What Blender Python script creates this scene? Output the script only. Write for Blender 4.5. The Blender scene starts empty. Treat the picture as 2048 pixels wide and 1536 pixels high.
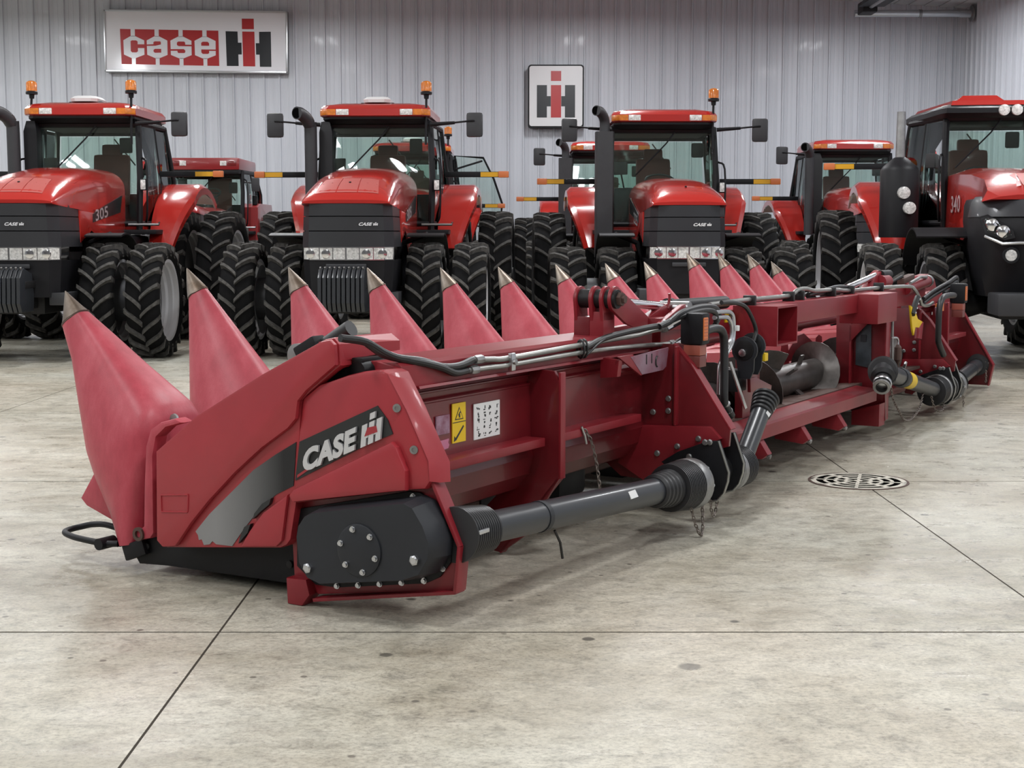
import bpy, bmesh, math, random
from mathutils import Vector, Matrix
PI = math.pi
random.seed(7)
SC = bpy.context.scene
COL = SC.collection
# ------------------------------------------------------------------ camera
CAM_H = 1.45
cam_data = bpy.data.cameras.new('camera')
cam_data.sensor_width = 36.0
cam_data.lens = 2840.0/2048.0*36.0
cam_data.clip_end = 200
cam = bpy.data.objects.new('camera', cam_data)
COL.objects.link(cam)
cam.location = (0, 0, CAM_H)
cam.rotation_euler = (PI/2-math.atan(298.0/2840.0), 0, 0)
SC.camera = cam
# ------------------------------------------------------------------ world and light
SC.view_settings.view_transform = 'Standard'
SC.view_settings.look = 'None'
SC.view_settings.gamma = 1.0
SC.view_settings.use_curve_mapping = False
SC.view_settings.exposure = 0.1
w = bpy.data.worlds.new('world'); SC.world = w; w.use_nodes = True
w.node_tree.nodes['Background'].inputs[0].default_value = (0.8, 0.87, 1, 1)
w.node_tree.nodes['Background'].inputs[1].default_value = 0.15
RIDGE_X, RIDGE_Z, EAVE_X = -6.0, 7.19, 9.75
def ceil_z(x):
    return RIDGE_Z-0.06*abs(x-RIDGE_X)
LAMP_W = 82.0
lamp_mesh = bpy.data.lights.new('high_bay_tube', 'AREA')
lamp_mesh.shape = 'RECTANGLE'; lamp_mesh.size = 0.16; lamp_mesh.size_y = 1.3
lamp_mesh.energy = LAMP_W; lamp_mesh.color = (0.96, 0.98, 1.0)
for lx in (-16.5, -10.5, -4.5, 1.5, 7.2):
    for ly in (-3.5, 3, 9.5, 15.5, 21.5, 27):
        for d in (-0.16, 0.16):
            lo = bpy.data.objects.new('high_bay_tube', lamp_mesh)
            COL.objects.link(lo); lo.location = (lx+d, ly, min(ceil_z(lx)-0.4, 6.12))
# ------------------------------------------------------------------ materials
MATS = {}
def mat(name, col, rough=0.5, metal=0.0, spec=0.5, coat=0.0, noise=0.0, nscale=8.0, emit=0.0, bump=0.0, bscale=60.0, col2=None):
    m = bpy.data.materials.new(name); m.use_nodes = True
    nt = m.node_tree; b = nt.nodes['Principled BSDF']
    b.inputs['Base Color'].default_value = (*col, 1)
    b.inputs['Roughness'].default_value = rough
    b.inputs['Metallic'].default_value = metal
    b.inputs['Specular IOR Level'].default_value = spec
    b.inputs['Coat Weight'].default_value = coat
    b.inputs['Coat Roughness'].default_value = 0.08
    if emit:
        b.inputs['Emission Color'].default_value = (*col, 1); b.inputs['Emission Strength'].default_value = emit
    if noise or bump:
        tc = nt.nodes.new('ShaderNodeTexCoord')
        n = nt.nodes.new('ShaderNodeTexNoise'); n.inputs['Scale'].default_value = nscale
        n.inputs['Detail'].default_value = 6; n.inputs['Roughness'].default_value = 0.65
        nt.links.new(tc.outputs['Object'], n.inputs['Vector'])
        if noise:
            r = nt.nodes.new('ShaderNodeValToRGB')
            r.color_ramp.elements[0].position = 0.35; r.color_ramp.elements[1].position = 0.68
            c2 = col2 or tuple(c*(1-noise) for c in col)
            r.color_ramp.elements[0].color = (*c2, 1); r.color_ramp.elements[1].color = (*col, 1)
            nt.links.new(n.outputs['Fac'], r.inputs['Fac']); nt.links.new(r.outputs['Color'], b.inputs['Base Color'])
        if bump:
            n2 = nt.nodes.new('ShaderNodeTexNoise'); n2.inputs['Scale'].default_value = bscale; n2.inputs['Detail'].default_value = 4
            nt.links.new(tc.outputs['Object'], n2.inputs['Vector'])
            bp = nt.nodes.new('ShaderNodeBump'); bp.inputs['Strength'].default_value = bump; bp.inputs['Distance'].default_value = 0.01
            nt.links.new(n2.outputs['Fac'], bp.inputs['Height']); nt.links.new(bp.outputs['Normal'], b.inputs['Normal'])
    MATS[name] = m
    return m
mat('paint_header', (0.235, 0.012, 0.020), 0.40, 0, 0.5, 0.0, 0.22, 3.5)
mat('paint_shaded', (0.150, 0.007, 0.012), 0.33, 0, 0.5, 0.3, 0.25, 3.0)  # header red darkened in colour for faces that catch less light
mat('plastic_faded', (0.430, 0.040, 0.062), 0.42, 0, 0.5, 0.0, 0.0, 3.0)
mat('plastic_panel', (0.350, 0.024, 0.034), 0.40, 0, 0.5, 0.1, 0.15, 2.5)
mat('paint_tractor', (0.400, 0.017, 0.012), 0.22, 0, 0.5, 0.8)
mat('paint_tractor_dull', (0.25, 0.018, 0.020), 0.3, 0, 0.5, 0.5)
mat('hood_mesh', (0.40, 0.085, 0.075), 0.4, 0, 0.5, 0.2)  # paler red stands in for the gloss reflected off the insets
mat('plastic_black', (0.007, 0.007, 0.009), 0.5, 0, 0.28, 0, 0.2, 12)
mat('plastic_grey', (0.035, 0.036, 0.040), 0.5, 0, 0.45, 0, 0.15, 6)
mat('grille_grey', (0.024, 0.025, 0.029), 0.42, 0, 0.4, 0.1)
mat('shaft_grey', (0.020, 0.0225, 0.027), 0.34, 0, 0.5, 0.1)
mat('case_grey', (0.018, 0.020, 0.025), 0.5, 0, 0.4, 0, 0.15, 5)
mat('cast_iron', (0.012, 0.012, 0.013), 0.5, 0.1, 0.35, 0, 0.3, 20)
mat('rubber', (0.006, 0.006, 0.0065), 0.8, 0, 0.15, 0, 0.3, 14)
mat('rubber_lug', (0.100, 0.096, 0.090), 0.75, 0, 0.2, 0, 0.6, 20)  # paler than the carcass for dust and for light caught on lug tops
mat('steel', (0.55, 0.56, 0.58), 0.28, 1.0)
mat('line_steel', (0.40, 0.40, 0.38), 0.36, 0.85, 0.5, 0, 0.25, 9)
mat('steel_dull', (0.36, 0.36, 0.36), 0.42, 0.9, 0.5, 0, 0.3, 9)
mat('steel_tip', (0.34, 0.30, 0.26), 0.38, 0.85, 0.5, 0, 0.55, 7, col2=(0.16, 0.115, 0.085))
mat('auger_steel', (0.13, 0.118, 0.112), 0.38, 0.7, 0.5, 0, 0.5, 5)
mat('rim_silver', (0.60, 0.60, 0.62), 0.35, 0.2)
mat('disc_grey', (0.15, 0.15, 0.155), 0.45, 0.3)  # rim silver darkened to paint in the shade deep inside the wheel
mat('chrome', (0.85, 0.85, 0.87), 0.12, 1.0)
mat('amber', (0.78, 0.22, 0.015), 0.25, 0, 0.6, 0.5, 0.35, 22)
mat('yellow', (0.72, 0.48, 0.01), 0.45)
mat('reflector_yellow', (0.70, 0.36, 0.01), 0.4)
mat('reflector_orange', (0.62, 0.17, 0.05), 0.4)
mat('reflector_red', (0.50, 0.05, 0.035), 0.35)
mat('lamp_maroon', (0.15, 0.035, 0.03), 0.4)
mat('lamp_red', (0.16, 0.012, 0.012), 0.25, 0, 0.5, 0.5)
mat('reflector_brown', (0.30, 0.08, 0.055), 0.35)
mat('white', (0.72, 0.72, 0.72), 0.35)
mat('lens_white', (0.92, 0.91, 0.88), 0.2, 0.0, 0.8, 0.6, 0.55, 34)
mat('decal_black', (0.014, 0.015, 0.016), 0.4)
mat('decal_white', (0.66, 0.66, 0.69), 0.45)
mat('decal_silver', (0.62, 0.62, 0.64), 0.32, 0.5)
mat('decal_lilac', (0.34, 0.22, 0.29), 0.5, 0, 0.4, 0, 0.5, 22, col2=(0.20, 0.07, 0.11))
mat('tag_lilac', (0.26, 0.17, 0.22), 0.4, 0, 0.5, 0, 0.6, 5, col2=(0.19, 0.035, 0.06))
mat('decal_pink', (0.48, 0.16, 0.26), 0.4)
mat('sign_white', (0.78, 0.78, 0.82), 0.13, 0, 0.5, 0.2)
mat('sign_white2', (0.68, 0.68, 0.69), 0.3)
mat('sign_red', (0.42, 0.018, 0.022), 0.3)
mat('sign_black', (0.008, 0.010, 0.014), 0.3)
mat('seat', (0.150, 0.040, 0.030), 0.55)
mat('interior', (0.030, 0.030, 0.032), 0.6)
mat('headliner', (0.10, 0.10, 0.095), 0.8)
mat('chain', (0.20, 0.17, 0.15), 0.5, 0.7)
mat('rust', (0.10, 0.06, 0.05), 0.6, 0.4)
mat('boot_rubber', (0.016, 0.016, 0.018), 0.42, 0, 0.5)
mat('hose', (0.010, 0.010, 0.011), 0.42)
mat('pit', (0.003, 0.003, 0.003), 0.9, 0, 0.0)  # near black, paints in the shade inside holes and recesses
mat('sealant', (0.050, 0.042, 0.034), 0.8, 0, 0.1)
mat('grate', (0.66, 0.62, 0.53), 0.5, 0.0, 0.4, 0, 0.2, 30)
mat('panel_blue', (0.07, 0.085, 0.10), 0.4, 0.3, 0.5, 0, 0.4, 12)
mat('blue_dark', (0.010, 0.014, 0.035), 0.4)
def swoosh_mat():
    m = mat('swoosh', (0.3, 0.3, 0.3), 0.38, 0.25); nt = m.node_tree; b = nt.nodes['Principled BSDF']
    tc = nt.nodes.new('ShaderNodeTexCoord'); sp = nt.nodes.new('ShaderNodeSeparateXYZ')
    nt.links.new(tc.outputs['Object'], sp.inputs[0])
    mr = nt.nodes.new('ShaderNodeMapRange'); mr.inputs['From Min'].default_value = -1.16; mr.inputs['From Max'].default_value = -1.52
    nt.links.new(sp.outputs['Y'], mr.inputs['Value'])
    r = nt.nodes.new('ShaderNodeValToRGB'); r.color_ramp.elements[0].color = (0.25, 0.25, 0.255, 1); r.color_ramp.elements[1].color = (0.014, 0.014, 0.016, 1)
    nt.links.new(mr.outputs[0], r.inputs['Fac']); nt.links.new(r.outputs['Color'], b.inputs['Base Color'])
swoosh_mat()
def faded_mat():
    # weathered moulded plastic: pinkish fade with dark scuffs and streaks
    m = MATS['plastic_faded']; nt = m.node_tree; b = nt.nodes['Principled BSDF']
    tc = nt.nodes.new('ShaderNodeTexCoord')
    n = nt.nodes.new('ShaderNodeTexNoise'); n.inputs['Scale'].default_value = 5; n.inputs['Detail'].default_value = 8; n.inputs['Roughness'].default_value = 0.7
    mp = nt.nodes.new('ShaderNodeMapping'); mp.inputs['Scale'].default_value = (1, 1, 0.45)
    nt.links.new(tc.outputs['Object'], mp.inputs[0]); nt.links.new(mp.outputs[0], n.inputs['Vector'])
    r = nt.nodes.new('ShaderNodeValToRGB')
    e = r.color_ramp.elements
    e[0].position = 0.28; e[0].color = (0.30, 0.030, 0.046, 1)
    e[1].position = 0.50; e[1].color = (0.42, 0.052, 0.075, 1)
    x = e.new(0.72); x.color = (0.52, 0.095, 0.125, 1)
    nt.links.new(n.outputs['Fac'], r.inputs['Fac']); nt.links.new(r.outputs['Color'], b.inputs['Base Color'])
    n2 = nt.nodes.new('ShaderNodeTexNoise'); n2.inputs['Scale'].default_value = 160
    nt.links.new(tc.outputs['Object'], n2.inputs['Vector'])
    bp = nt.nodes.new('ShaderNodeBump'); bp.inputs['Strength'].default_value = 0.12; bp.inputs['Distance'].default_value = 0.004
    nt.links.new(n2.outputs['Fac'], bp.inputs['Height']); nt.links.new(bp.outputs['Normal'], b.inputs['Normal'])
faded_mat()
def glass_mat(name, tint, gloss=0.12):
    m = bpy.data.materials.new(name); m.use_nodes = True; nt = m.node_tree
    nt.nodes.remove(nt.nodes['Principled BSDF'])
    out = nt.nodes['Material Output']
    t = nt.nodes.new('ShaderNodeBsdfTransparent'); t.inputs[0].default_value = (*tint, 1)
    g = nt.nodes.new('ShaderNodeBsdfGlossy'); g.inputs['Roughness'].default_value = 0.02; g.inputs[0].default_value = (0.9, 0.95, 0.95, 1)
    lw = nt.nodes.new('ShaderNodeFresnel'); lw.inputs['IOR'].default_value = 1.5
    mx = nt.nodes.new('ShaderNodeMixShader')
    nt.links.new(lw.outputs[0], mx.inputs[0]); nt.links.new(t.outputs[0], mx.inputs[1]); nt.links.new(g.outputs[0], mx.inputs[2])
    nt.links.new(mx.outputs[0], out.inputs['Surface'])
    MATS[name] = m
glass_mat('glass', (0.86, 0.93, 0.90))
glass_mat('clear_lens', (0.93, 0.93, 0.93))
def floor_mat():
    m = bpy.data.materials.new('concrete'); m.use_nodes = True; nt = m.node_tree; b = nt.nodes['Principled BSDF']
    L = nt.links.new
    ge = nt.nodes.new('ShaderNodeNewGeometry')
    def noise(scale, detail, rough, sc=(1, 1, 1), dist=0.0):
        mp = nt.nodes.new('ShaderNodeMapping'); mp.inputs['Scale'].default_value = sc
        L(ge.outputs['Position'], mp.inputs[0])
        n = nt.nodes.new('ShaderNodeTexNoise'); n.inputs['Scale'].default_value = scale; n.inputs['Detail'].default_value = detail
        n.inputs['Roughness'].default_value = rough; n.inputs['Distortion'].default_value = dist
        L(mp.outputs[0], n.inputs['Vector']); return n.outputs['Fac']
    def ramp(f, stops):
        r = nt.nodes.new('ShaderNodeValToRGB'); e = r.color_ramp.elements
        while len(e) < len(stops): e.new(0.5)
        for q, (p, c) in zip(e, stops):
            q.position = p; q.color = (*c, 1) if not isinstance(c, float) else (c, c, c, 1)
        L(f, r.inputs['Fac']); return r.outputs['Color']
    def mix(a, c, f, mode='MIX'):
        x = nt.nodes.new('ShaderNodeMix'); x.data_type = 'RGBA'; x.blend_type = mode
        if isinstance(f, float): x.inputs['Factor'].default_value = f
        else: L(f, x.inputs['Factor'])
        L(a, x.inputs['A'])
        if isinstance(c, tuple): x.inputs['B'].default_value = (*c, 1)
        else: L(c, x.inputs['B'])
        return x.outputs['Result']
    base = ramp(noise(1.1, 10, 0.70, (0.75, 1.1, 1), 0.5), [(0.30, (0.330, 0.292, 0.232)), (0.47, (0.475, 0.436, 0.368)), (0.66, (0.575, 0.540, 0.475))])
    fine = ramp(noise(11, 12, 0.78, (0.85, 1.1, 1), 0.5), [(0.32, 0.52), (0.46, 0.90), (0.54, 1.03), (0.68, 1.16)])
    c = mix(base, fine, 1.0, 'MULTIPLY')
    grain = ramp(noise(60, 6, 0.8, (0.9, 1.0, 1)), [(0.36, 0.62), (0.50, 0.98), (0.64, 1.14)])
    c = mix(c, grain, 1.0, 'MULTIPLY')
    big = ramp(noise(0.28, 4, 0.5), [(0.36, (0.93, 0.98, 0.97)), (0.62, (1.03, 1.0, 0.95))])
    c = mix(c, big, 1.0, 'MULTIPLY')
    # brownish patches, small dark drips and pits
    patch = ramp(noise(0.9, 9, 0.72, (0.8, 1.2, 1), 0.8), [(0.52, 0.0), (0.72, 0.55)])
    c = mix(c, (0.24, 0.205, 0.15), patch)
    def drips(scale, a, b_, col, amt, thr):
        vo = nt.nodes.new('ShaderNodeTexVoronoi'); vo.inputs['Scale'].default_value = scale
        L(ge.outputs['Position'], vo.inputs['Vector'])
        d = ramp(vo.outputs['Distance'], [(a, 1.0), (b_, 0.0)])
        sep = nt.nodes.new('ShaderNodeSeparateColor'); L(vo.outputs['Color'], sep.inputs[0])
        g = ramp(sep.outputs[0], [(thr, 0.0), (thr+0.01, amt)])
        m = nt.nodes.new('ShaderNodeMath'); m.operation = 'MULTIPLY'; L(d, m.inputs[0]); L(g, m.inputs[1])
        return mix(c, col, m.outputs[0])
    c = drips(3.1, 0.060, 0.085, (0.085, 0.078, 0.065), 0.85, 0.55)
    c = drips(7.3, 0.075, 0.11, (0.10, 0.09, 0.075), 0.75, 0.70)
    c = drips(1.25, 0.05, 0.065, (0.11, 0.10, 0.085), 0.7, 0.5)
    L(c, b.inputs['Base Color'])
    rr = ramp(noise(5.0, 9, 0.7, (0.7, 1.2, 1)), [(0.3, 0.20), (0.7, 0.46)])
    L(rr, b.inputs['Roughness'])
    b.inputs['Specular IOR Level'].default_value = 0.42
    bp = nt.nodes.new('ShaderNodeBump'); bp.inputs['Strength'].default_value = 0.16; bp.inputs['Distance'].default_value = 0.01
    L(noise(11, 10, 0.75, (0.7, 1.3, 1)), bp.inputs['Height']); L(bp.outputs['Normal'], b.inputs['Normal'])
    MATS['concrete'] = m
floor_mat()
def metal_wall(name, col):
    m = mat(name, col, 0.42, 0.0, 0.5, 0.05); nt = m.node_tree; b = nt.nodes['Principled BSDF']
    ge = nt.nodes.new('ShaderNodeNewGeometry'); mp = nt.nodes.new('ShaderNodeMapping'); mp.inputs['Scale'].default_value = (9, 9, 0.12)
    nt.links.new(ge.outputs['Position'], mp.inputs[0])
    n = nt.nodes.new('ShaderNodeTexNoise'); n.inputs['Scale'].default_value = 1.0; n.inputs['Detail'].default_value = 5
    nt.links.new(mp.outputs[0], n.inputs['Vector'])
    r = nt.nodes.new('ShaderNodeValToRGB'); r.color_ramp.elements[0].position = 0.3; r.color_ramp.elements[1].position = 0.7
    r.color_ramp.elements[0].color = (*[c*0.86 for c in col], 1); r.color_ramp.elements[1].color = (*col, 1)
    nt.links.new(n.outputs['Fac'], r.inputs['Fac']); nt.links.new(r.outputs['Color'], b.inputs['Base Color'])
metal_wall('wall_metal', (0.575, 0.595, 0.645))
metal_wall('ceiling_metal', (0.60, 0.60, 0.61))
metal_wall('wall_metal_dark', (0.20, 0.20, 0.21))  # for the unseen front wall, darkened to cut bounced light

# ------------------------------------------------------------------ mesh helpers
class MB:
    def __init__(s): s.bm = bmesh.new()
    def face(s, vs, flip=False):
        try:
            f = s.bm.faces.new(vs if not flip else vs[::-1]); return f
        except ValueError: return None
    def box(s, c, size, rz=0.0, bev=0.0, rx=0.0, ry=0.0):
        m = Matrix.Translation(c) @ Matrix.Rotation(rz, 4, 'Z') @ Matrix.Rotation(ry, 4, 'Y') @ Matrix.Rotation(rx, 4, 'X') @ Matrix.Diagonal((*size, 1))
        r = bmesh.ops.create_cube(s.bm, size=1.0, matrix=m)
        if bev:
            es = set(e for v in r['verts'] for e in v.link_edges)
            bmesh.ops.bevel(s.bm, geom=list(es), offset=bev, segments=2, profile=0.6, affect='EDGES', clamp_overlap=True)
        return s
    def b2(s, a, b, bev=0.0):
        return s.box([(a[i]+b[i])/2 for i in range(3)], [abs(b[i]-a[i]) for i in range(3)], bev=bev)
    def ext(s, pts, vec, bev=0.0, seg=2):
        vec = Vector(vec)
        a = [s.bm.verts.new(p) for p in pts]; b = [s.bm.verts.new(Vector(p)+vec) for p in pts]
        n = len(pts); fs = []
        fs.append(s.bm.faces.new(a)); fs.append(s.bm.faces.new(b[::-1]))
        for i in range(n):
            fs.append(s.bm.faces.new((a[i], b[i], b[(i+1) % n], a[(i+1) % n])))
        bmesh.ops.recalc_face_normals(s.bm, faces=fs)
        if bev:
            es = set(e for e in fs[0].edges) | set(e for e in fs[1].edges)
            bmesh.ops.bevel(s.bm, geom=list(es), offset=bev, segments=seg, profile=0.6, affect='EDGES', clamp_overlap=True)
        return s
    def exu(s, poly, u0, u1, bev=0.0):     # polygon given as (y, z), extruded along x
        return s.ext([(u0, p[0], p[1]) for p in poly], (u1-u0, 0, 0), bev)
    def exv(s, poly, v0, v1, bev=0.0):     # polygon given as (x, z), extruded along y
        return s.ext([(p[0], v0, p[1]) for p in poly], (0, v1-v0, 0), bev)
    def exz(s, poly, z0, z1, bev=0.0):
        return s.ext([(p[0], p[1], z0) for p in poly], (0, 0, z1-z0), bev)
    def loft(s, rings, closed=True, caps=True):
        R = [[s.bm.verts.new(p) for p in r] for r in rings]
        n = len(R[0]); fs = []
        for i in range(len(R)-1):
            for j in range(n if closed else n-1):
                k = (j+1) % n
                f = s.face((R[i][j], R[i][k], R[i+1][k], R[i+1][j]))
                if f: fs.append(f)
        if caps and closed:
            for r, fl in ((R[0], True), (R[-1], False)):
                f = s.face(r, fl)
                if f: fs.append(f)
        if closed and caps: bmesh.ops.recalc_face_normals(s.bm, faces=fs)
        return s
    def tube(s, pts, r, n=10, closed=False, smooth=0):
        pts = [Vector(p) for p in pts]
        if smooth: pts = catmull(pts, smooth, closed)
        m = len(pts)
        rad = r if isinstance(r, (list, tuple)) else None
        T = []
        for i in range(m):
            a = pts[(i-1) % m] if (closed or i > 0) else pts[i]
            b = pts[(i+1) % m] if (closed or i < m-1) else pts[i]
            d = (b-a); T.append(d.normalized() if d.length > 1e-9 else Vector((0, 0, 1)))
        up = Vector((0, 0, 1)) if abs(T[0].z) < 0.9 else Vector((1, 0, 0))
        N = (up-T[0]*up.dot(T[0])).normalized()
        rings = []
        for i in range(m):
            N = (N-T[i]*N.dot(T[i]))
            N = N.normalized() if N.length > 1e-6 else T[i].orthogonal().normalized()
            B = T[i].cross(N)
            rr = rad[min(i, len(rad)-1)] if rad else r
            rings.append([pts[i]+(N*math.cos(2*PI*k/n)+B*math.sin(2*PI*k/n))*rr for k in range(n)])
        if closed: rings.append(rings[0])
        R = [[s.bm.verts.new(p) for p in q] for q in (rings[:-1] if closed else rings)]
        fs = []
        cnt = len(R)
        for i in range(cnt if closed else cnt-1):
            q, t = R[i], R[(i+1) % cnt]
            for k in range(n):
                f = s.face((q[k], q[(k+1) % n], t[(k+1) % n], t[k]))
                if f: fs.append(f)
        if not closed:
            s.face(R[0], True); s.face(R[-1])
        return s
    def lathe(s, prof, origin=(0, 0, 0), axis=(0, 0, 1), n=24, cap=True):
        ax = Vector(axis).normalized(); e1 = ax.orthogonal().normalized(); e2 = ax.cross(e1); o = Vector(origin)
        R = []
        for (r, t) in prof:
            if r < 1e-6: R.append([s.bm.verts.new(o+ax*t)])
            else: R.append([s.bm.verts.new(o+ax*t+(e1*math.cos(2*PI*k/n)+e2*math.sin(2*PI*k/n))*r) for k in range(n)])
        for i in range(len(R)-1):
            a, b = R[i], R[i+1]
            for k in range(n):
                k2 = (k+1) % n
                if len(a) == 1 and len(b) == 1: continue
                if len(a) == 1: s.face((a[0], b[k], b[k2]) if False else (a[0], b[k2], b[k]))
                elif len(b) == 1: s.face((a[k], a[k2], b[0]))
                else: s.face((a[k], a[k2], b[k2], b[k]))
        if cap:
            if len(R[0]) > 1: s.face(R[0], True)
            if len(R[-1]) > 1: s.face(R[-1])
        return s
    def cyl(s, a, b, r, n=16, r2=None):
        a = Vector(a); b = Vector(b); d = b-a
        return s.lathe([(r, 0), (r if r2 is None else r2, d.length)], a, d, n)
    def mesh(s, name, m, angle=32.0, smooth=True):
        bm = s.bm
        bm.normal_update()
        if smooth:
            lim = math.radians(angle)
            for f in bm.faces: f.smooth = True
            for e in bm.edges:
                if len(e.link_faces) == 2:
                    if e.calc_face_angle(0) > lim: e.smooth = False
        me = bpy.data.meshes.new(name); bm.to_mesh(me); bm.free()
        me.materials.append(MATS[m]); return me
    def obj(s, name, m, parent=None, label=None, angle=32.0, smooth=True, loc=None):
        return link(name, s.mesh(name, m, angle, smooth), parent, label, loc)
def link(name, me, parent=None, label=None, loc=None):
    o = bpy.data.objects.new(name, me); COL.objects.link(o)
    if parent is not None: o.parent = parent
    if label: o['label'] = label
    if loc is not None: o.location = loc
    return o
def catmull(P, n, closed=False):
    out = []; m = len(P)
    for i in range(m if closed else m-1):
        p0 = P[(i-1) % m] if (closed or i > 0) else P[i]*2-P[i+1]
        p1 = P[i]; p2 = P[(i+1) % m]
        p3 = P[(i+2) % m] if (closed or i+2 < m) else p2*2-p1
        for k in range(n):
            t = k/n
            out.append(0.5*((2*p1)+(p2-p0)*t+(2*p0-5*p1+4*p2-p3)*t*t+(3*p1-p0-3*p2+p3)*t*t*t))
    if not closed: out.append(P[-1])
    return out
def empty(name, loc=(0, 0, 0), rz=0.0, label=None, cat=None, group=None, kind=None, parent=None):
    o = bpy.data.objects.new(name, None); COL.objects.link(o); o.location = loc; o.rotation_euler = (0, 0, rz)
    o.empty_display_size = 0.2
    if label: o['label'] = label
    if cat: o['category'] = cat
    if group: o['group'] = group
    if kind: o['kind'] = kind
    if parent is not None: o.parent = parent
    return o
def tag(o, label=None, cat=None, group=None, kind=None):
    if label: o['label'] = label
    if cat: o['category'] = cat
    if group: o['group'] = group
    if kind: o['kind'] = kind
    return o
TEXT_CACHE = {}
def text_mesh(body, bold=0.0, shear=0.0):
    """lettering as a flat mesh, 1 unit high, starting at x = 0 (returns list of (verts, faces))"""
    key = (body, bold, shear)
    if key not in TEXT_CACHE:
        cu = bpy.data.curves.new('lettering', 'FONT'); cu.body = body; cu.size = 1.38; cu.offset = bold; cu.shear = shear
        cu.fill_mode = 'FRONT'; cu.resolution_u = 4; cu.space_character = 1.06
        to = bpy.data.objects.new('lettering', cu); COL.objects.link(to)
        bpy.context.view_layer.update()
        me = bpy.data.meshes.new_from_object(to)
        V = [v.co.copy() for v in me.vertices]; F = [list(p.vertices) for p in me.polygons]
        bpy.data.objects.remove(to); bpy.data.curves.remove(cu); bpy.data.meshes.remove(me)
        TEXT_CACHE[key] = (V, F)
    return TEXT_CACHE[key]
def add_text(mb, body, origin, xdir, ydir, bold=0.03, shear=0.0, width=None, depth=None):
    """letters laid along xdir (per metre of length if width given) with height |ydir|; depth extrudes them"""
    V, F = text_mesh(body, bold, shear)
    x1 = max(v.x for v in V); x0 = min(v.x for v in V)
    o = Vector(origin); xd = Vector(xdir); yd = Vector(ydir)
    sx = 1.0/(x1-x0)
    vs = [mb.bm.verts.new(o+xd*((v.x-x0)*sx)+yd*v.y) for v in V]
    fs = []
    for f in F:
        q = mb.face([vs[i] for i in f])
        if q: fs.append(q)
    if depth is not None:
        r = bmesh.ops.extrude_face_region(mb.bm, geom=fs)
        bmesh.ops.translate(mb.bm, vec=Vector(depth), verts=[g for g in r['geom'] if isinstance(g, bmesh.types.BMVert)])
    return mb
# ================================================================== SETTING
ROOM = dict(x0=-21.75, x1=9.75, y0=-13.0, y1=31.0)
def structure(o): o['kind'] = 'structure'; return o
# --- concrete floor cut into square slabs by saw joints
fl = MB().b2((ROOM['x0']-0.2, ROOM['y0']-0.2, -0.30), (ROOM['x1']+0.2, ROOM['y1']+0.2, -0.02)).obj('floor', 'pit'); structure(fl)
xs = [-1.075+3.137*k for k in range(-7, 5)]; ys = [5.09+3.205*k for k in range(-6, 10)]
xs = [ROOM['x0']]+[x for x in xs if ROOM['x0']+0.3 < x < ROOM['x1']-0.3]+[ROOM['x1']]
ys = [ROOM['y0']]+[y for y in ys if ROOM['y0']+0.3 < y < ROOM['y1']-0.3]+[ROOM['y1']]
GX, GY = 0.0045, 0.007
for i in range(len(xs)-1):
    for j in range(len(ys)-1):
        MB().box(((xs[i]+xs[i+1])/2, (ys[j]+ys[j+1])/2, -0.01), (xs[i+1]-xs[i]-2*GX, ys[j+1]-ys[j]-2*GY, 0.02)).obj('slab', 'concrete', fl, smooth=False)
for x in xs[1:-1]: MB().b2((x-GX-.0005, ys[0], -0.03), (x+GX+.0005, ys[-1], -0.0015)).obj('joint_sealant', 'sealant', fl, smooth=False)
for y in ys[1:-1]: MB().b2((xs[0], y-GY-.0005, -0.03), (xs[-1], y+GY+.0005, -0.0018)).obj('joint_sealant', 'sealant', fl, smooth=False)
# --- ribbed steel wall sheets
def rib_profile(width, pitch, minor=True):
    p = [(0, 0)]; n = round(width/pitch)
    for k in range(n):
        o = k*pitch
        p += [(o+0.010, 0.042), (o+0.036, 0.042), (o+0.052, 0.0)]
        if minor:
            for q in (0.36, 0.66):
                c = o+pitch*q
                p += [(c-0.016, 0.0), (c-0.007, 0.006), (c+0.007, 0.006), (c+0.016, 0.0)]
        p += [(o+pitch, 0)]
    return p
PITCH = 0.3275
def sheet_mesh(name, prof, h0, h1, m):
    mb = MB()
    a = [mb.bm.verts.new((x, -d, h0)) for x, d in prof]; b = [mb.bm.verts.new((x, -d, h1)) for x, d in prof]
    for i in range(len(a)-1): mb.face((a[i], a[i+1], b[i+1], b[i]))
    c = mb.bm.verts.new((prof[-1][0], 0.01, h0)); d = mb.bm.verts.new((prof[-1][0], 0.01, h1))
    e = mb.bm.verts.new((prof[0][0], 0.01, h0)); f = mb.bm.verts.new((prof[0][0], 0.01, h1))
    mb.face((c, e, f, d))
    return mb.mesh(name, m, smooth=False)
wall_back = MB().b2((ROOM['x0']-0.3, ROOM['y1']+0.02, -0.02), (ROOM['x1']+0.3, ROOM['y1']+0.25, 8.2)).obj('wall_back', 'wall_metal'); structure(wall_back)
sm = sheet_mesh('wall_panel', rib_profile(PITCH*3, PITCH), 0.0, 8.0, 'wall_metal')
for k in range(32):
    x = ROOM['x1']-0.03-PITCH*3*(k+1)
    if x < ROOM['x0']: break
    link('wall_panel', sm, wall_back, loc=(x, ROOM['y1'], 0))
def side_wall(name, x, sgn):
    wl = MB().b2((x, ROOM['y0']-0.2, -0.02), (x+0.2*sgn, ROOM['y1']+0.2, 8.2)).obj(name, 'wall_metal'); structure(wl); return wl
wall_right = side_wall('wall_right', ROOM['x1']+0.02, 1)
for k in range(8):
    o = link('wall_panel', sm, wall_right, loc=(ROOM['x1'], ROOM['y1']-0.02-PITCH*3*k, 0)); o.rotation_euler = (0, 0, -PI/2)
side_wall('wall_left', ROOM['x0']-0.02, -1)
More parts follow.
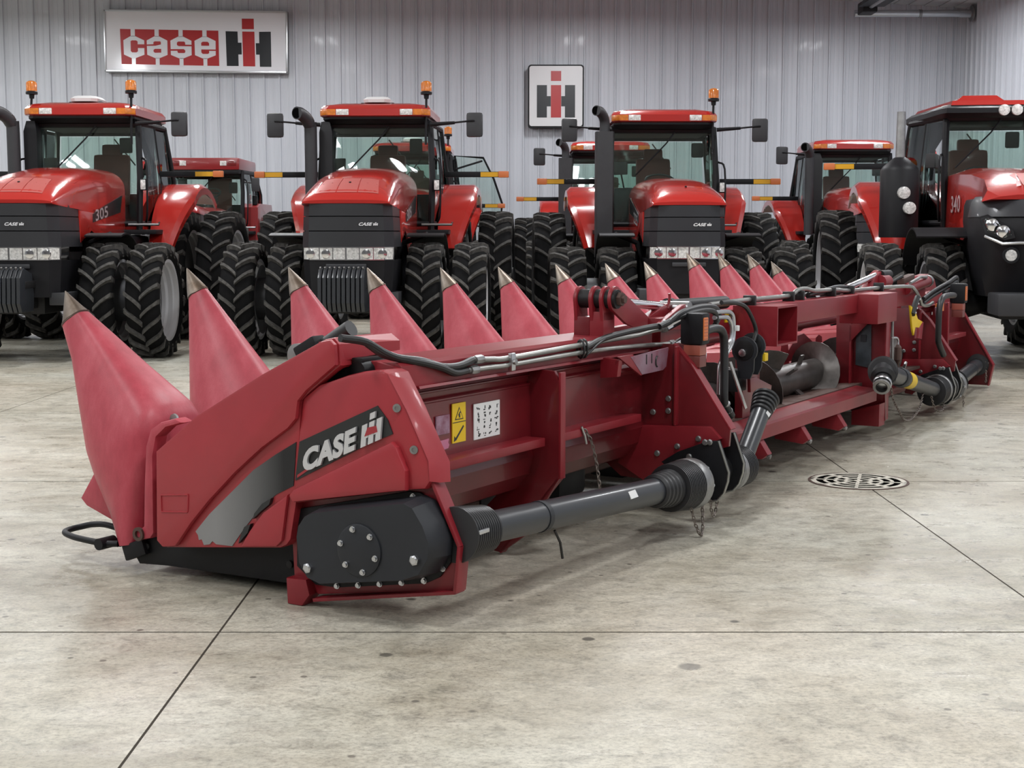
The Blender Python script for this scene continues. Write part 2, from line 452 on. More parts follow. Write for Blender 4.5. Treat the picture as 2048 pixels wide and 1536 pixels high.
wf = MB().b2((ROOM['x0']-0.3, ROOM['y0']-0.25, -0.02), (ROOM['x1']+0.3, ROOM['y0'], 8.2)).obj('wall_front', 'wall_metal_dark'); structure(wf)
# --- gabled ceiling of narrow metal sheets
ce = MB()
zr, ze, zl = ceil_z(RIDGE_X), ceil_z(ROOM['x1']+0.2), ceil_z(ROOM['x0']-0.2)
ce.ext([(RIDGE_X, ROOM['y0']-0.2, zr+0.03), (ROOM['x1']+0.2, ROOM['y0']-0.2, ze+0.03), (ROOM['x1']+0.2, ROOM['y0']-0.2, ze+0.2), (RIDGE_X, ROOM['y0']-0.2, zr+0.2),
        (ROOM['x0']-0.2, ROOM['y0']-0.2, zl+0.2), (ROOM['x0']-0.2, ROOM['y0']-0.2, zl+0.03)], (0, ROOM['y1']-ROOM['y0']+0.4, 0))
ceiling = ce.obj('ceiling', 'ceiling_metal', smooth=False); structure(ceiling)
cm = MB()
for xx in (0.0, 0.32, 0.64):
    cm.box((xx+0.16, 22, 0.0), (0.27, 18, 0.012), bev=0.004)
cmm = cm.mesh('ceiling_panel', 'ceiling_metal')
sl = math.atan(0.06)
for k in range(8):
    x = ROOM['x1']-0.02-0.96*(k+1)
    o = link('ceiling_panel', cmm, ceiling, loc=(x, 0, ceil_z(x)+0.02)); o.rotation_euler = (0, sl, 0)
# --- radiant heater with its flue running to the right wall
ht = empty('radiant_heater', (7.3, 29.9, 6.04), 0, 'black tube heater hung under the ceiling at upper right', 'heater')
MB().ext([(-0.26, -0.4, 0.02), (0.26, -0.4, 0.02), (0.14, -0.4, 0.20), (-0.14, -0.4, 0.20)], (0, -6.0, 0), 0.01).obj('reflector_hood', 'plastic_black', ht)
MB().cyl((0, -0.4, 0.05), (0, -6.2, 0.05), 0.06).obj('burner_tube', 'steel_dull', ht)
MB().box((0.0, -0.1, 0.05), (0.3, 0.5, 0.24), bev=0.03).obj('burner_box', 'cast_iron', ht)
for yy in (-1.2, -4.2):
    MB().b2((-0.02, yy-0.02, 0.15), (0.02, yy+0.02, 0.45)).obj('hanger', 'steel_dull', ht)
fp = empty('flue_pipe', (7.30, 30.5, 6.08), 0, 'silver flue pipe running from the heater to the right wall', 'pipe')
MB().tube([(-0.1, 0, 0), (2.12, 0, 0)], 0.075, 20).obj('pipe', 'steel', fp)
for xx in (1.25,):
    MB().lathe([(0.085, 0), (0.085, 0.06)], (xx, 0, 0), (1, 0, 0), 20).obj('clamp', 'steel_dull', fp)
MB().lathe([(0.075, 0), (0.17, 0.02), (0.17, 0.05)], (2.38-0.05, 0, 0), (1, 0, 0), 20).obj('wall_flange', 'steel_dull', fp)
MB().tube([(2.1, 0, 0), (2.36, 0, 0)], 0.085, 20).obj('collar', 'steel', fp)
# --- floor drain
dr = empty('floor_drain', (2.05, 8.30, 0.0), 0.5, 'round cast iron floor drain grate in the concrete', 'drain')
MB().lathe([(0.0, 0.0), (0.278, 0.0), (0.278, 0.002), (0.0, 0.002)], n=48, cap=False).obj('drain_shade_disc', 'pit', dr)  # flat black disc painting the shade below the grate slots
fr = MB()
def ring_sector(mb, r0, r1, a0, a1, z0, z1, n=6):
    pts = [(r1*math.cos(a0+(a1-a0)*k/n), r1*math.sin(a0+(a1-a0)*k/n)) for k in range(n+1)]
    pts += [(r0*math.cos(a1+(a0-a1)*k/n), r0*math.sin(a1+(a0-a1)*k/n)) for k in range(n+1)]
    mb.exz(pts, z0, z1)
for k in range(8): ring_sector(fr, 0.280, 0.292, k*PI/4, (k+1)*PI/4, 0, 0.004)
fr.obj('drain_frame', 'rust', dr)
for (a, b) in ((0.246, 0.277), (0.186, 0.206), (0.126, 0.146), (0.066, 0.086), (0.0, 0.026)):
    gr = MB()
    for k in range(8):
        if a == 0: gr.exz([(0, 0)]+[(b*math.cos(k*PI/4+PI/16*q), b*math.sin(k*PI/4+PI/16*q)) for q in range(5)], 0.002, 0.0045)
        else: ring_sector(gr, a, b, k*PI/4, (k+1)*PI/4, 0.002, 0.0045)
    bmesh.ops.remove_doubles(gr.bm, verts=gr.bm.verts, dist=1e-5)
    gr.obj('grate_ring', 'grate', dr)
for (a, b, n, off, wd) in ((0.204, 0.250, 4, 0, .038), (0.204, 0.250, 4, PI/4, .018), (0.144, 0.190, 4, 0.0, .036), (0.144, 0.190, 4, PI/4, .018), (0.084, 0.130, 4, 0, .03), (0.084, 0.130, 4, PI/4, .02), (0.02, 0.07, 4, PI/4, .016)):
    for k in range(n):
        gr = MB(); c = 2*PI*k/n+off; w_ = wd/((a+b)/2)
        ring_sector(gr, a, b, c-w_/2, c+w_/2, 0.002, 0.0044, 2)
        gr.obj('grate_bar', 'grate', dr)
# --- big white sign
SGW, SGH = 3.90, 1.30
sg = empty('wall_sign', (-6.72, 30.93, 5.54), 0, 'wide white sign with red and black block lettering high on the wall', 'sign')
sg.rotation_euler = (0, math.radians(0.5), 0)
MB().box((0, -0.06, 0), (SGW, 0.16, SGH), bev=0.01).obj('sign_box', 'steel_dull', sg)
fb = MB()
for (c, s_) in (((0, -0.15, SGH/2-0.02), (SGW, 0.04, 0.045)), ((0, -0.15, -SGH/2+0.02), (SGW, 0.04, 0.045)), ((-SGW/2+0.02, -0.15, 0), (0.045, 0.04, SGH)), ((SGW/2-0.02, -0.15, 0), (0.045, 0.04, SGH))): fb.box(c, s_, bev=0.01)
fb.obj('sign_frame', 'steel', sg)
MB().box((0, -0.145, 0), (SGW-0.06, 0.01, SGH-0.06)).obj('sign_face', 'sign_white', sg)
def sgp(pts, y, inset=0):
    # drawing units: 1700 wide by 560 high
    return [((x-1012)/1690*SGW, y, -(z-398)/565*SGH) for x, z in pts]
def poly_plate(mb, pts, depth=-0.003): mb.ext(pts, (0, depth, 0))
red = MB(); wht = MB(); red2 = MB(); blk = MB()
def skew(pts): return [(x-(z-290)*-0.022*(1 if x < 500 else 0.5), z) for x, z in pts]
poly_plate(red, sgp([(315, 290), (1220, 298), (1225, 618), (325, 608)], -0.151))
hexs = [((345, 537), 432), ((560, 750), 652), ((778, 972), 872), ((1000, 1194), 1092)]
for (a, b), c in hexs:
    poly_plate(wht, sgp([(a, 392), (c-18, 353), (c+20, 353), (b, 392), (b, 522), (c+22, 554), (c-12, 554), (a+3, 522)], -0.1545))
    poly_plate(wht, sgp([(c-19, 284), (c+20, 284), (c+20, 356), (c-19, 356)], -0.1545))
    poly_plate(wht, sgp([(c-12, 550), (c+24, 550), (c+24, 622), (c-12, 622)], -0.1545))
for q in ([(412, 400), (425, 393), (462, 393), (476, 402), (476, 428), (545, 428), (545, 462), (478, 462), (478, 492), (464, 502), (425, 502), (412, 490)],
          [(552, 430), (622, 426), (622, 408), (634, 400), (684, 400), (690, 408), (690, 428), (640, 440), (552, 442)],
          [(622, 478), (635, 468), (692, 468), (692, 502), (635, 504), (622, 494)],
          [(838, 410), (850, 400), (905, 400), (914, 410), (914, 428), (978, 428), (978, 442), (855, 442), (838, 432)],
          [(770, 470), (900, 468), (914, 480), (914, 496), (905, 504), (850, 504), (842, 494), (842, 484), (770, 484)],
          [(1062, 410), (1075, 400), (1120, 400), (1134, 412), (1134, 436), (1062, 436)],
          [(1062, 470), (1202, 470), (1202, 482), (1134, 482), (1134, 502), (1122, 510), (1075, 510), (1062, 497)]):
    poly_plate(red2, sgp(q, -0.158))
poly_plate(blk, sgp([(1287, 302), (1397, 304), (1400, 405), (1432, 405), (1434, 512), (1402, 512), (1404, 617), (1295, 617)], -0.151))
poly_plate(blk, sgp([(1595, 305), (1703, 303), (1706, 622), (1600, 622), (1598, 512), (1566, 512), (1564, 408), (1596, 408)], -0.151))
poly_plate(red, sgp([(1437, 187), (1547, 187), (1548, 282), (1438, 282)], -0.151))
poly_plate(red, sgp([(1440, 304), (1552, 304), (1557, 619), (1446, 619)], -0.151))
red.obj('red_lettering', 'sign_red', sg); wht.obj('white_lettering', 'sign_white', sg); red2.obj('red_counter', 'sign_red', sg); blk.obj('black_lettering', 'sign_black', sg)
# --- small square sign
s2 = empty('wall_sign', (0.935, 30.95, 4.39), 0, 'small white sign with black frame and square red and black emblem', 'sign')
def rrect(w_, h_, r, n=5):
    P = []
    for cx, cy, a0 in ((w_/2-r, h_/2-r, 0), (-w_/2+r, h_/2-r, PI/2), (-w_/2+r, -h_/2+r, PI), (w_/2-r, -h_/2+r, 1.5*PI)):
        P += [(cx+r*math.cos(a0+PI/2*k/n), cy+r*math.sin(a0+PI/2*k/n)) for k in range(n+1)]
    return P
MB().exv(rrect(1.19, 1.32, 0.07), 0.04, -0.25).obj('sign_box', 'plastic_black', s2)
MB().exv(rrect(1.13, 1.26, 0.05), -0.25, -0.26).obj('sign_face', 'sign_white2', s2)
def em(mb, pts): mb.ext([((x-850)/800*1.13, -0.26, -(z-727)/905*1.26) for x, z in pts], (0, -0.004, 0))
b_ = MB(); em(b_, [(563, 562), (714, 562), (714, 728), (772, 728), (772, 882), (714, 882), (714, 1050), (563, 1050)])
em(b_, [(986, 562), (1138, 562), (1138, 1050), (986, 1050), (986, 882), (930, 882), (930, 728), (986, 728)]); b_.obj('black_emblem', 'sign_black', s2)
r_ = MB(); em(r_, [(774, 350), (928, 350), (928, 500), (774, 500)]); em(r_, [(774, 562), (928, 562), (928, 1050), (774, 1050)]); r_.obj('red_emblem', 'sign_red', s2)
# ================================================================== TRACTORS
def tyre_mesh(R, W, RR, nl=20):
    """carcass plus two rows of curved lugs; axis = local x, front of the tyre = -y"""
    mb = MB(); rc = R-0.045; h = W/2
    prof = [(RR, -h*0.78), (RR+0.02, -h*0.92), (RR+(rc-RR)*0.45, -h*1.04), (rc-0.05, -h*0.98), (rc-0.012, -h*0.80), (rc, -h*0.4), (rc, h*0.4),
            (rc-0.012, h*0.80), (rc-0.05, h*0.98), (RR+(rc-RR)*0.45, h*1.04), (RR+0.02, h*0.92), (RR, h*0.78), (RR-0.02, h*0.6), (RR-0.02, -h*0.6)]
    mb.lathe(prof+[prof[0]], (0, 0, 0), (1, 0, 0), 56, cap=False)
    me = mb.mesh('tyre', 'rubber', 40)
    # lugs
    lb = MB(); pit = 2*PI/nl; lw = 0.056
    for s in (-1, 1):
        for k in range(nl):
            a0 = k*pit+(pit/2 if s > 0 else 0)
            rings = []
            for (t, x, rt, rb) in ((0, 1.03, rc-0.085, rc-0.12), (0.1, 1.01, R-0.030, rc-0.09), (0.32, 0.76, R-0.004, rc-0.02), (0.56, 0.44, R, rc-0.008), (0.78, 0.18, R, rc-0.008), (0.92, 0.03, R, rc-0.008), (1.0, -0.03, R-0.002, rc-0.008)):
                a = a0-0.29*(t**1.18)*(0.95 if R < 0.8 else 0.76)
                xx = s*x*h; da = lw/R*(0.5 if t > 0.2 else 0.62)
                # cross-section: quad in angular direction
                q = []
                for (dd, rr) in ((-da, rb), (-da*0.72, rt), (da*0.72, rt), (da, rb)):
                    q.append((xx, -rr*math.cos(a+dd), rr*math.sin(a+dd)))
                rings.append(q)
            lb.loft(rings, closed=True, caps=True)
    lme = lb.mesh('tyre_lugs', 'rubber_lug', 30)
    return me, lme
def rim_mesh(RR, W):
    mb = MB(); h = W/2
    mb.lathe([(RR-0.02, -h*0.74), (RR+0.015, -h*0.80), (RR+0.015, -h*0.86), (RR-0.025, -h*0.84), (RR-0.03, -h*0.6), (RR-0.055, -h*0.52), (RR-0.055, -h*0.25), (RR-0.085, -h*0.12), (RR-0.085, h*0.12), (RR-0.055, h*0.25), (RR-0.055, h*0.52), (RR-0.03, h*0.6), (RR-0.025, h*0.84), (RR+0.015, h*0.86), (RR+0.015, h*0.80), (RR-0.02, h*0.74)], (0, 0, 0), (1, 0, 0), 48, cap=False)
    return mb.mesh('rim', 'rim_silver', 40)
def disc_mesh(RR, m):
    mb = MB()
    mb.lathe([(RR-0.06, -0.05), (RR*0.62, -0.012), (0.16, -0.012), (0.15, 0.05), (0.10, 0.09), (0, 0.09)], (0, 0, 0), (1, 0, 0), 40, cap=False)
    for k in range(8):
        a = 2*PI*k/8; mb.lathe([(0.018, -0.012), (0.018, 0.015)], (0, 0.21*math.cos(a), 0.21*math.sin(a)), (1, 0, 0), 6)
    return mb.mesh('wheel_disc', m, 35)
RF, WF, RRF = 0.685, 0.39, 0.475
RB, WB, RRB = 0.895, 0.45, 0.62
TY = {'f': tyre_mesh(RF, WF, RRF, 20), 'b': tyre_mesh(RB, WB, RRB, 22), 'f3': tyre_mesh(0.655, 0.44, 0.42, 18)}
RM = {'f': rim_mesh(RRF, WF), 'b': rim_mesh(RRB, WB), 'f3': rim_mesh(0.42, 0.44)}
DK = {'f': disc_mesh(RRF, 'disc_grey'), 'b': disc_mesh(RRB, 'disc_grey'), 'f3': disc_mesh(0.42, 'disc_grey')}
DIM = {'f': (RF, WF), 'b': (RB, WB), 'f3': (0.655, 0.44)}
def wheel(root, kind, x, y, s, rot=0.0, name='front_wheel', z=None, deep=False):
    R = DIM[kind][0]
    w_ = link(name, TY[kind][0], root, loc=(x, y, R-0.006 if z is None else z)); w_.rotation_euler = (rot, 0, 0)
    link('tread_lugs', TY[kind][1], w_); link('rim', RM[kind], w_)
    d = link('wheel_disc', DK[kind], w_); d.rotation_euler = (0, 0, 0 if s > 0 else PI)
    if deep: d.location = (-s*0.14, 0, 0)
    return w_
def mirror_unit(root, sx, x, y, z, x0, z0):
    m_ = MB().box((x, y, z), (0.215, 0.075, 0.315), bev=0.036, rz=-0.12*sx).obj('mirror', 'plastic_grey', root)
    MB().tube([(x0, y+0.06, z0), (x0+sx*0.32, y+0.03, z0+0.02)], [0.028, 0.02], 8).obj('mirror_arm', 'plastic_black', m_)
    MB().tube([(x0+sx*0.30, y+0.03, z0+0.02), (x-sx*0.02, y-0.045, z+0.05), (x, y-0.04, z+0.05)], 0.012, 8).obj('mirror_rod', 'steel_dull' if False else 'plastic_black', m_)
def beacon(root, x, y, zb, z0):
    b = MB().tube([(x, y, z0), (x, y, z0+0.12), (x+0.01, y, zb)], 0.016, 8).obj('beacon_stem', 'plastic_black', root)
    MB().lathe([(0.03, -0.05), (0.035, 0), (0.075, 0.005), (0.075, 0.035), (0.066, 0.045)], (x+0.01, y, zb), n=20).obj('beacon_base', 'plastic_black', b)
    mb = MB(); mb.lathe([(0.066, 0.045), (0.066, 0.15), (0.058, 0.165), (0.03, 0.178), (0, 0.18)], (x+0.01, y, zb), n=20, cap=False)
    for k in range(10):
        a = 2*PI*k/10; mb.box((x+0.01+0.064*math.cos(a), y+0.064*math.sin(a), zb+0.10), (0.010, 0.010, 0.10), rz=a)
    mb.obj('beacon_lens', 'amber', b)
def warn_bar(root, sx, x0, x1, y, z):
    L = abs(x1-x0)
    b = MB().box((sx*(x0+x1)/2, y, z), (L, 0.03, 0.075), bev=0.006).obj('warning_arm', 'plastic_black', root)
    MB().box((sx*(x1-0.26), y-0.018, z), (0.24, 0.006, 0.062)).obj('reflector_strip', 'reflector_yellow', b)
    MB().box((sx*(x1-0.07), y-0.02, z), (0.14, 0.055, 0.085), bev=0.012).obj('amber_lamp', 'reflector_orange', b)
def arc_plate(cx, hw, cy, cz, R, a0, a1, t=0.02, n=14, lip=0.0):
    mb = MB(); rings = []
    for k in range(n+1):
        a = math.radians(a0+(a1-a0)*k/n); c, s_ = -math.cos(a), math.sin(a)
        rings.append([(cx-hw, cy+c*R, cz+s_*R), (cx+hw, cy+c*R, cz+s_*R), (cx+hw, cy+c*(R-t), cz+s_*(R-t)), (cx-hw, cy+c*(R-t), cz+s_*(R-t))])
    mb.loft(rings); return mb
def hoodring(y, half):
    """half: list of (x, z) from bottom outside up to the centre"""
    L = [(-x, y, z) for x, z in half]; Rr = [(x, y, z) for x, z in half[::-1] if x > 1e-6]
    return L+Rr
def lettering(parent, name, body, o, xd, yd, m='decal_white', **k):
    return add_text(MB(), body, o, xd, yd, **k).obj(name, m, parent, smooth=False)
def ih_mark(mb, o, xd, yd, dep):
    o = Vector(o); xd = Vector(xd); yd = Vector(yd); dep = Vector(dep)
    for a, b, c, d in ((0, 0, .26, .76), (.74, 0, 1, .76), (.37, 0, .63, .76), (.37, .84, .63, 1.06), (.26, .26, .35, .5), (.65, .26, .74, .5)):
        mb.ext([o+xd*a+yd*b, o+xd*c+yd*b, o+xd*c+yd*d, o+xd*a+yd*d], dep)
def tractor(name, loc, rz, label, hw=1.0, front=True, exhaust='pipe', intake=True, dome=True, beacons=(1,), mirrors=(-1, 1), bars=(-1, 1), weights=True,
            new=False, old=False, door_open=False, ftracks=(0.82, 1.36), rtracks=(0.90, 1.52), ftyre='f', fr_rot=0.0, lens=True, decal_x=0.12, canister=False, group=None, guards=True, hz=0.06, cz=-0.07, barz=2.26, text='decal_white', fenderlamps=(1,), barx=1.72, fendx=1.27):
    root = empty(name, (loc[0], loc[1], 0), rz, label, 'tractor', group)
    P = root; yr = 3.1
    # wheels
    for s in (-1, 1):
        for i, t in enumerate(ftracks): wheel(P, ftyre, s*t, 0, s if i else -s, fr_rot+0.13*i*s, deep=i > 0)
        for i, t in enumerate(rtracks): wheel(P, 'b', s*t, yr, s if i else -s, 0.1*i, 'rear_wheel', deep=i > 0)
    fx = max(ftracks)
    ax = MB().cyl((-fx, 0, DIM[ftyre][0]), (fx, 0, DIM[ftyre][0]), 0.075, 16)
    ax.obj('front_axle', 'cast_iron', P)
    for s in (-1, 1):
        if len(ftracks) > 1:
            MB().cyl((s*(ftracks[0]+0.02), 0, DIM[ftyre][0]), (s*(fx-0.05), 0, DIM[ftyre][0]), 0.255, 28).obj('wheel_spacer', 'plastic_grey', P)
        MB().lathe([(0.20, 0), (0.17, 0.2), (0.10, 0.42)], (s*(ftracks[0]-0.08), 0, DIM[ftyre][0]), (-s, 0, 0), 20).obj('final_drive', 'cast_iron', P)
    MB().cyl((-1.75, yr, RB), (1.75, yr, RB), 0.10, 16).obj('rear_axle', 'cast_iron', P)
    # chassis
    ch = MB(); ch.b2((-0.30, -0.75, 0.55), (0.30, 1.6, 1.25), 0.03); ch.b2((-0.36, 1.3, 0.55), (0.36, 3.6, 1.45), 0.04); ch.b2((-0.22, -0.9, 0.62), (0.22, -0.5, 1.0), 0.02)
    ch.obj('chassis', 'cast_iron', P)
    MB().b2((0.38, 1.15, 0.62), (0.72, 2.2, 1.44), 0.06).obj('fuel_tank', 'plastic_black', P)
    MB().b2((-0.72, 1.25, 0.62), (-0.38, 2.15, 1.40), 0.06).obj('battery_box', 'plastic_black', P)
    for k in range(3):
        MB().b2((0.74, 1.5, 0.55+0.3*k), (0.96, 1.95, 0.58+0.3*k), 0.006).obj('cab_step', 'plastic_black', P)
    MB().b2((-0.95, 1.65, 1.46), (0.95, 3.2, 1.52), 0.01).obj('platform', 'plastic_black', P)
    # hood and nose
    h = 0.52*hw; zt = 0.0
    red_m = 'paint_tractor' if not old else 'paint_tractor_dull'
    if front:
        if not new:
            def prof(hh, zb_, zs, zt_):
                P_ = [(hh, zb_)]
                for k in range(8):
                    a = PI/2*k/7
                    P_.append((hh*math.cos(a)**0.62 if k < 7 else 0.0, zs+(zt_-zs)*math.sin(a)**0.95))
                return P_
            S = [(-1.0, prof(h*.95, 1.805, 1.815, 1.845)), (-0.95, prof(h*.97, 1.795, 1.825, 1.90)), (-0.85, prof(h*.985, 1.785, 1.83, 1.955)), (-0.62, prof(h, 1.77, 1.85, 2.035)), (-0.15, prof(h, 1.75, 1.90, 2.14)),
                 (0.5, prof(h, 1.70, 1.94, 2.205)), (1.3, prof(h, 1.62, 1.97, 2.24)), (1.74, prof(h*1.02, 1.58, 1.97, 2.24))]
            S = [(y, [(x, z+hz*min(1, max(0, (y+0.9)/1.2))*(1 if i else 0)) for i, (x, z) in enumerate(q)]) for y, q in S]
            MB().loft([hoodring(y, q) for y, q in S]).obj('hood', red_m, P, angle=32)
            # side panels behind the nose
            for s in (-1, 1):
                MB().exu([(-0.12, 1.74), (1.72, 1.66), (1.72, 1.40), (1.1, 1.22), (0.85, 1.24), (0.62, 1.42), (0.3, 1.50), (-0.12, 1.36)], s*(h-0.02), s*(h+0.012), 0.008).obj('side_panel', red_m, P)
                MB().exu([(0.35, 1.60), (1.5, 1.74), (1.6, 1.96), (1.0, 1.84), (0.35, 1.70)], s*(h+0.004), s*(h+0.016)).obj('side_decal', 'decal_black', P)
                lettering(P, 'side_lettering', '305' if hw > .95 else '225', (s*(h+0.019), 0.45 if s > 0 else 0.95, 1.62), (0, 0.5*s, 0.06*s), (0, 0, 0.14), 'decal_silver', bold=0.02)
            # mesh insets on the hood front
            def hoodz(y, x):
                t = abs(x)/h
                ys = [q[0] for q in S]
                for i in range(len(S)-1):
                    if S[i][0] <= y <= S[i+1][0]:
                        f = (y-S[i][0])/(S[i+1][0]-S[i][0])
                        def zz(pr):
                            for a, b in zip(pr[:-1], pr[1:]):
                                if b[0]/h <= t <= a[0]/h: return a[1]+(b[1]-a[1])*((a[0]/h-t)/max(1e-6, (a[0]-b[0])/h))
                            return pr[-1][1]
                        return zz(S[i][1])*(1-f)+zz(S[i+1][1])*f
                return 2.1
            if hw > 0.9:
                ins = []
                for (xa, xb) in ((-.62, -.22), (-.20, .20), (.22, .62)):
                    mb = MB(); g = []
                    for yy in (-0.90, -0.78, -0.66, -0.54, -0.42):
                        f = (yy+0.90)/0.48
                        row = []
                        for q in range(5):
                            x = (xa+(xb-xa)*q/4)*h*(1.12-0.16*f)
                            row.append(mb.bm.verts.new((x, yy, hoodz(yy, x)+0.004)))
                        g.append(row)
                    for i in range(4):
                        for j in range(4): mb.face((g[i][j], g[i][j+1], g[i+1][j+1], g[i+1][j]))
                    mb.obj('hood_mesh', 'hood_mesh', P)
            MB().lathe([(0.014, 0), (0.014, 0.012), (0, 0.014)], (0, -0.62, 2.036+hz*0.2), (0, -0.25, 1), 10).obj('hood_latch', 'plastic_black', P)
            # nose: three dark bands with grooves between them
            zs = [(1.80, 1.665), (1.655, 1.50), (1.49, 1.315)]
            for (za, zb) in zs:
                def ring(z):
                    f = (1.80-z)/0.5; e = 1.0+0.045*f
                    return [(-h*e*.97, -0.05, z), (-h*e, -0.5, z), (-h*e*.97, -0.80, z), (-h*e*.80, -0.955, z), (-h*e*.4, -1.01, z), (0, -1.025, z),
                            (h*e*.4, -1.01, z), (h*e*.80, -0.955, z), (h*e*.97, -0.80, z), (h*e, -0.5, z), (h*e*.97, -0.05, z)]
                MB().loft([ring(zb), ring(za)]).obj('nose_band', 'grille_grey', P, angle=20)
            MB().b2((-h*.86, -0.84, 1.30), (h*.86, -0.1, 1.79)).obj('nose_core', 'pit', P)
            MB().loft([[(-h*e*.98, -0.05, z), (-h*e, -0.6, z), (-h*e*.97, -0.80, z), (-h*e*.80, -0.93, z), (0, -0.985, z), (h*e*.80, -0.93, z), (h*e*.97, -0.80, z), (h*e, -0.6, z), (h*e*.98, -0.05, z)] for z, e in ((0.75, .98), (1.165, 1.03))]).obj('lower_grille', 'plastic_black', P, angle=20)
            MB().box((0, -1.0, 1.10), (0.46*hw, 0.02, 0.05), bev=0.02).obj('tow_slot', 'plastic_grey', P)
            # headlight strip of separate lamps
            hb = MB().loft([[(-h*1.02, -0.55, z), (-h*1.0, -0.80, z), (-h*.82, -0.945, z), (0, -1.0, z), (h*.82, -0.945, z), (h*1.0, -0.80, z), (h*1.02, -0.55, z)] for z in (1.165, 1.315)]).obj('headlight_housing', 'chrome', P, angle=20)
            for xa, xb in ((-.98, -.60), (-.58, -.30), (-.28, -.02), (.02, .28), (.30, .58), (.60, .98)):
                def ly(t):
                    a = abs(t)*h
                    return -1.004+0.055*(a/(h*.82)) if a < h*.82 else -0.95+0.15*((a-h*.82)/(h*.18))
                mb = MB(); gx = [xa+(xb-xa)*k/4 for k in range(5)]
                V = [[mb.bm.verts.new((t*h, ly(t)-0.006-(0.008 if (i % 2) else 0), 1.175+0.13*j/3)) for i, t in enumerate(gx)] for j in range(4)]
                for j in range(3):
                    for i in range(4): mb.face((V[j][i], V[j][i+1], V[j+1][i+1], V[j+1][i]))
                mb.obj('headlight', 'lens_white', hb, smooth=False)
                if xb-xa > .27:
                    cx = (xa+xb)/2
                    MB().lathe([(0.052, 0), (0.05, 0.012), (0.02, 0.016), (0, 0.016)], (cx*h, ly(cx)-0.012, 1.24), (0, -1, 0), 16, cap=False).obj('lamp_bowl', 'chrome', hb)
            lettering(P, 'nose_lettering', 'CASE', (decal_x-0.11, -1.032, 1.556), (0.15, 0.004, 0), (0.008, 0, 0.034), text, bold=0.06, shear=0.15)
            mb = MB(); ih_mark(mb, (decal_x+0.055, -1.028, 1.556), (0.05, 0.004, 0), (0.006, 0, 0.034), (0, -0.003, 0)); mb.obj('nose_emblem', text, P)
            for s in (-1, 1):
                MB().b2((s*0.40, -0.9, 0.66), (s*0.58, -0.45, 0.80), 0.01).obj('frame_wing', 'plastic_grey', P)
        else:
            kx = 0.76
            S = [(-1.02, [(.50, 1.82), (.40, 1.85), (.2, 1.87), (0, 1.87)]), (-0.85, [(.56, 1.80), (.50, 1.92), (.26, 1.96), (0, 1.965)]), (-0.4, [(.60, 1.76), (.56, 2.05), (.30, 2.10), (0, 2.11)]),
                 (0.3, [(.62, 1.66), (.58, 2.13), (.32, 2.19), (0, 2.20)]), (1.2, [(.63, 1.52), (.60, 2.17), (.34, 2.24), (0, 2.25)]), (1.72, [(.63, 1.45), (.60, 2.17), (.34, 2.24), (0, 2.25)])]
            S = [(y, [(x*(kx if y > -.5 else .95), z) for x, z in q]) for y, q in S]
            MB().loft([hoodring(y, q) for y, q in S]).obj('hood', red_m, P, angle=24)
            for (xa, xb) in ((-.36, -.13), (-.11, .11), (.13, .36)):
                mb = MB(); V = []
                for yy, zz, e in ((-0.86, 1.965, 1.0), (-0.62, 2.035, .95), (-0.42, 2.108, .9)):
                    V.append([mb.bm.verts.new((x*e, yy, zz-0.012*abs(x)/.3*3*(abs(x) > .2)+0.006)) for x in (xa, (xa+xb)/2, xb)])
                for i in range(2):
                    for j in range(2): mb.face((V[i][j], V[i][j+1], V[i+1][j+1], V[i+1][j]))
                mb.obj('hood_mesh', 'hood_mesh', P)
            def nr(z, e, f, bk):
                e *= 0.93
                return [(-.60*e, bk, z), (-.64*e, -0.45, z), (-.60*e, -0.8, z), (-.46*e, f+0.13, z), (-.2*e, f+.02, z), (0, f, z), (.2*e, f+.02, z), (.46*e, f+0.13, z), (.60*e, -0.8, z), (.64*e, -0.45, z), (.60*e, bk, z)]
            MB().loft([nr(0.80, .80, -0.95, -0.1), nr(1.05, .90, -1.05, -0.1), nr(1.35, .98, -1.15, -0.1), nr(1.60, 1.0, -1.15, 0.05), nr(1.78, .94, -1.06, 0.2), nr(1.84, .90, -0.98, 0.2)]).obj('nose', 'plastic_black', P, angle=40)
            MB().loft([nr(1.64, 1.005, -1.16, -0.3), nr(1.80, .95, -1.07, -0.3), nr(1.86, .88, -0.98, -0.3)]).obj('nose_cap', 'grille_grey', P, angle=40)
            for s in (-1, 1):
                hl = MB().ext([(s*.57, -0.90, 1.64), (s*.50, -1.03, 1.665), (s*.26, -1.135, 1.50), (s*.24, -1.15, 1.42), (s*.34, -1.13, 1.395), (s*.52, -1.02, 1.47)], (0, -0.02, 0), 0.01).obj('headlight_surround', 'plastic_black', P)
                MB().ext([(s*.54, -0.96, 1.61), (s*.50, -1.045, 1.63), (s*.29, -1.14, 1.49), (s*.28, -1.15, 1.45), (s*.35, -1.135, 1.42), (s*.50, -1.05, 1.48)], (0, -0.022, 0), 0.006).obj('headlight', 'clear_lens', hl)
                for q, (x, y, z) in enumerate(((.455, -1.065, 1.555), (.355, -1.125, 1.485))):
                    MB().lathe([(0.070, 0), (0.064, 0.02), (0.03, 0.03), (0, 0.03)], (s*x, y, z), (0, -1, 0), 16, cap=False).obj('lamp_bowl', 'chrome', hl)
                MB().tube([(s*.52, -1.04, 1.44), (s*.36, -1.15, 1.36), (s*.2, -1.18, 1.37), (0, -1.19, 1.37)], 0.018, 8).obj('trim_strip', 'steel', P)
                MB().lathe([(0.085, 0), (0.085, 0.05), (0.06, 0.05)], (s*.27, -1.10, 1.24), (0, -1, 0), 20, cap=False).obj('fog_lamp_ring', 'plastic_black', P)
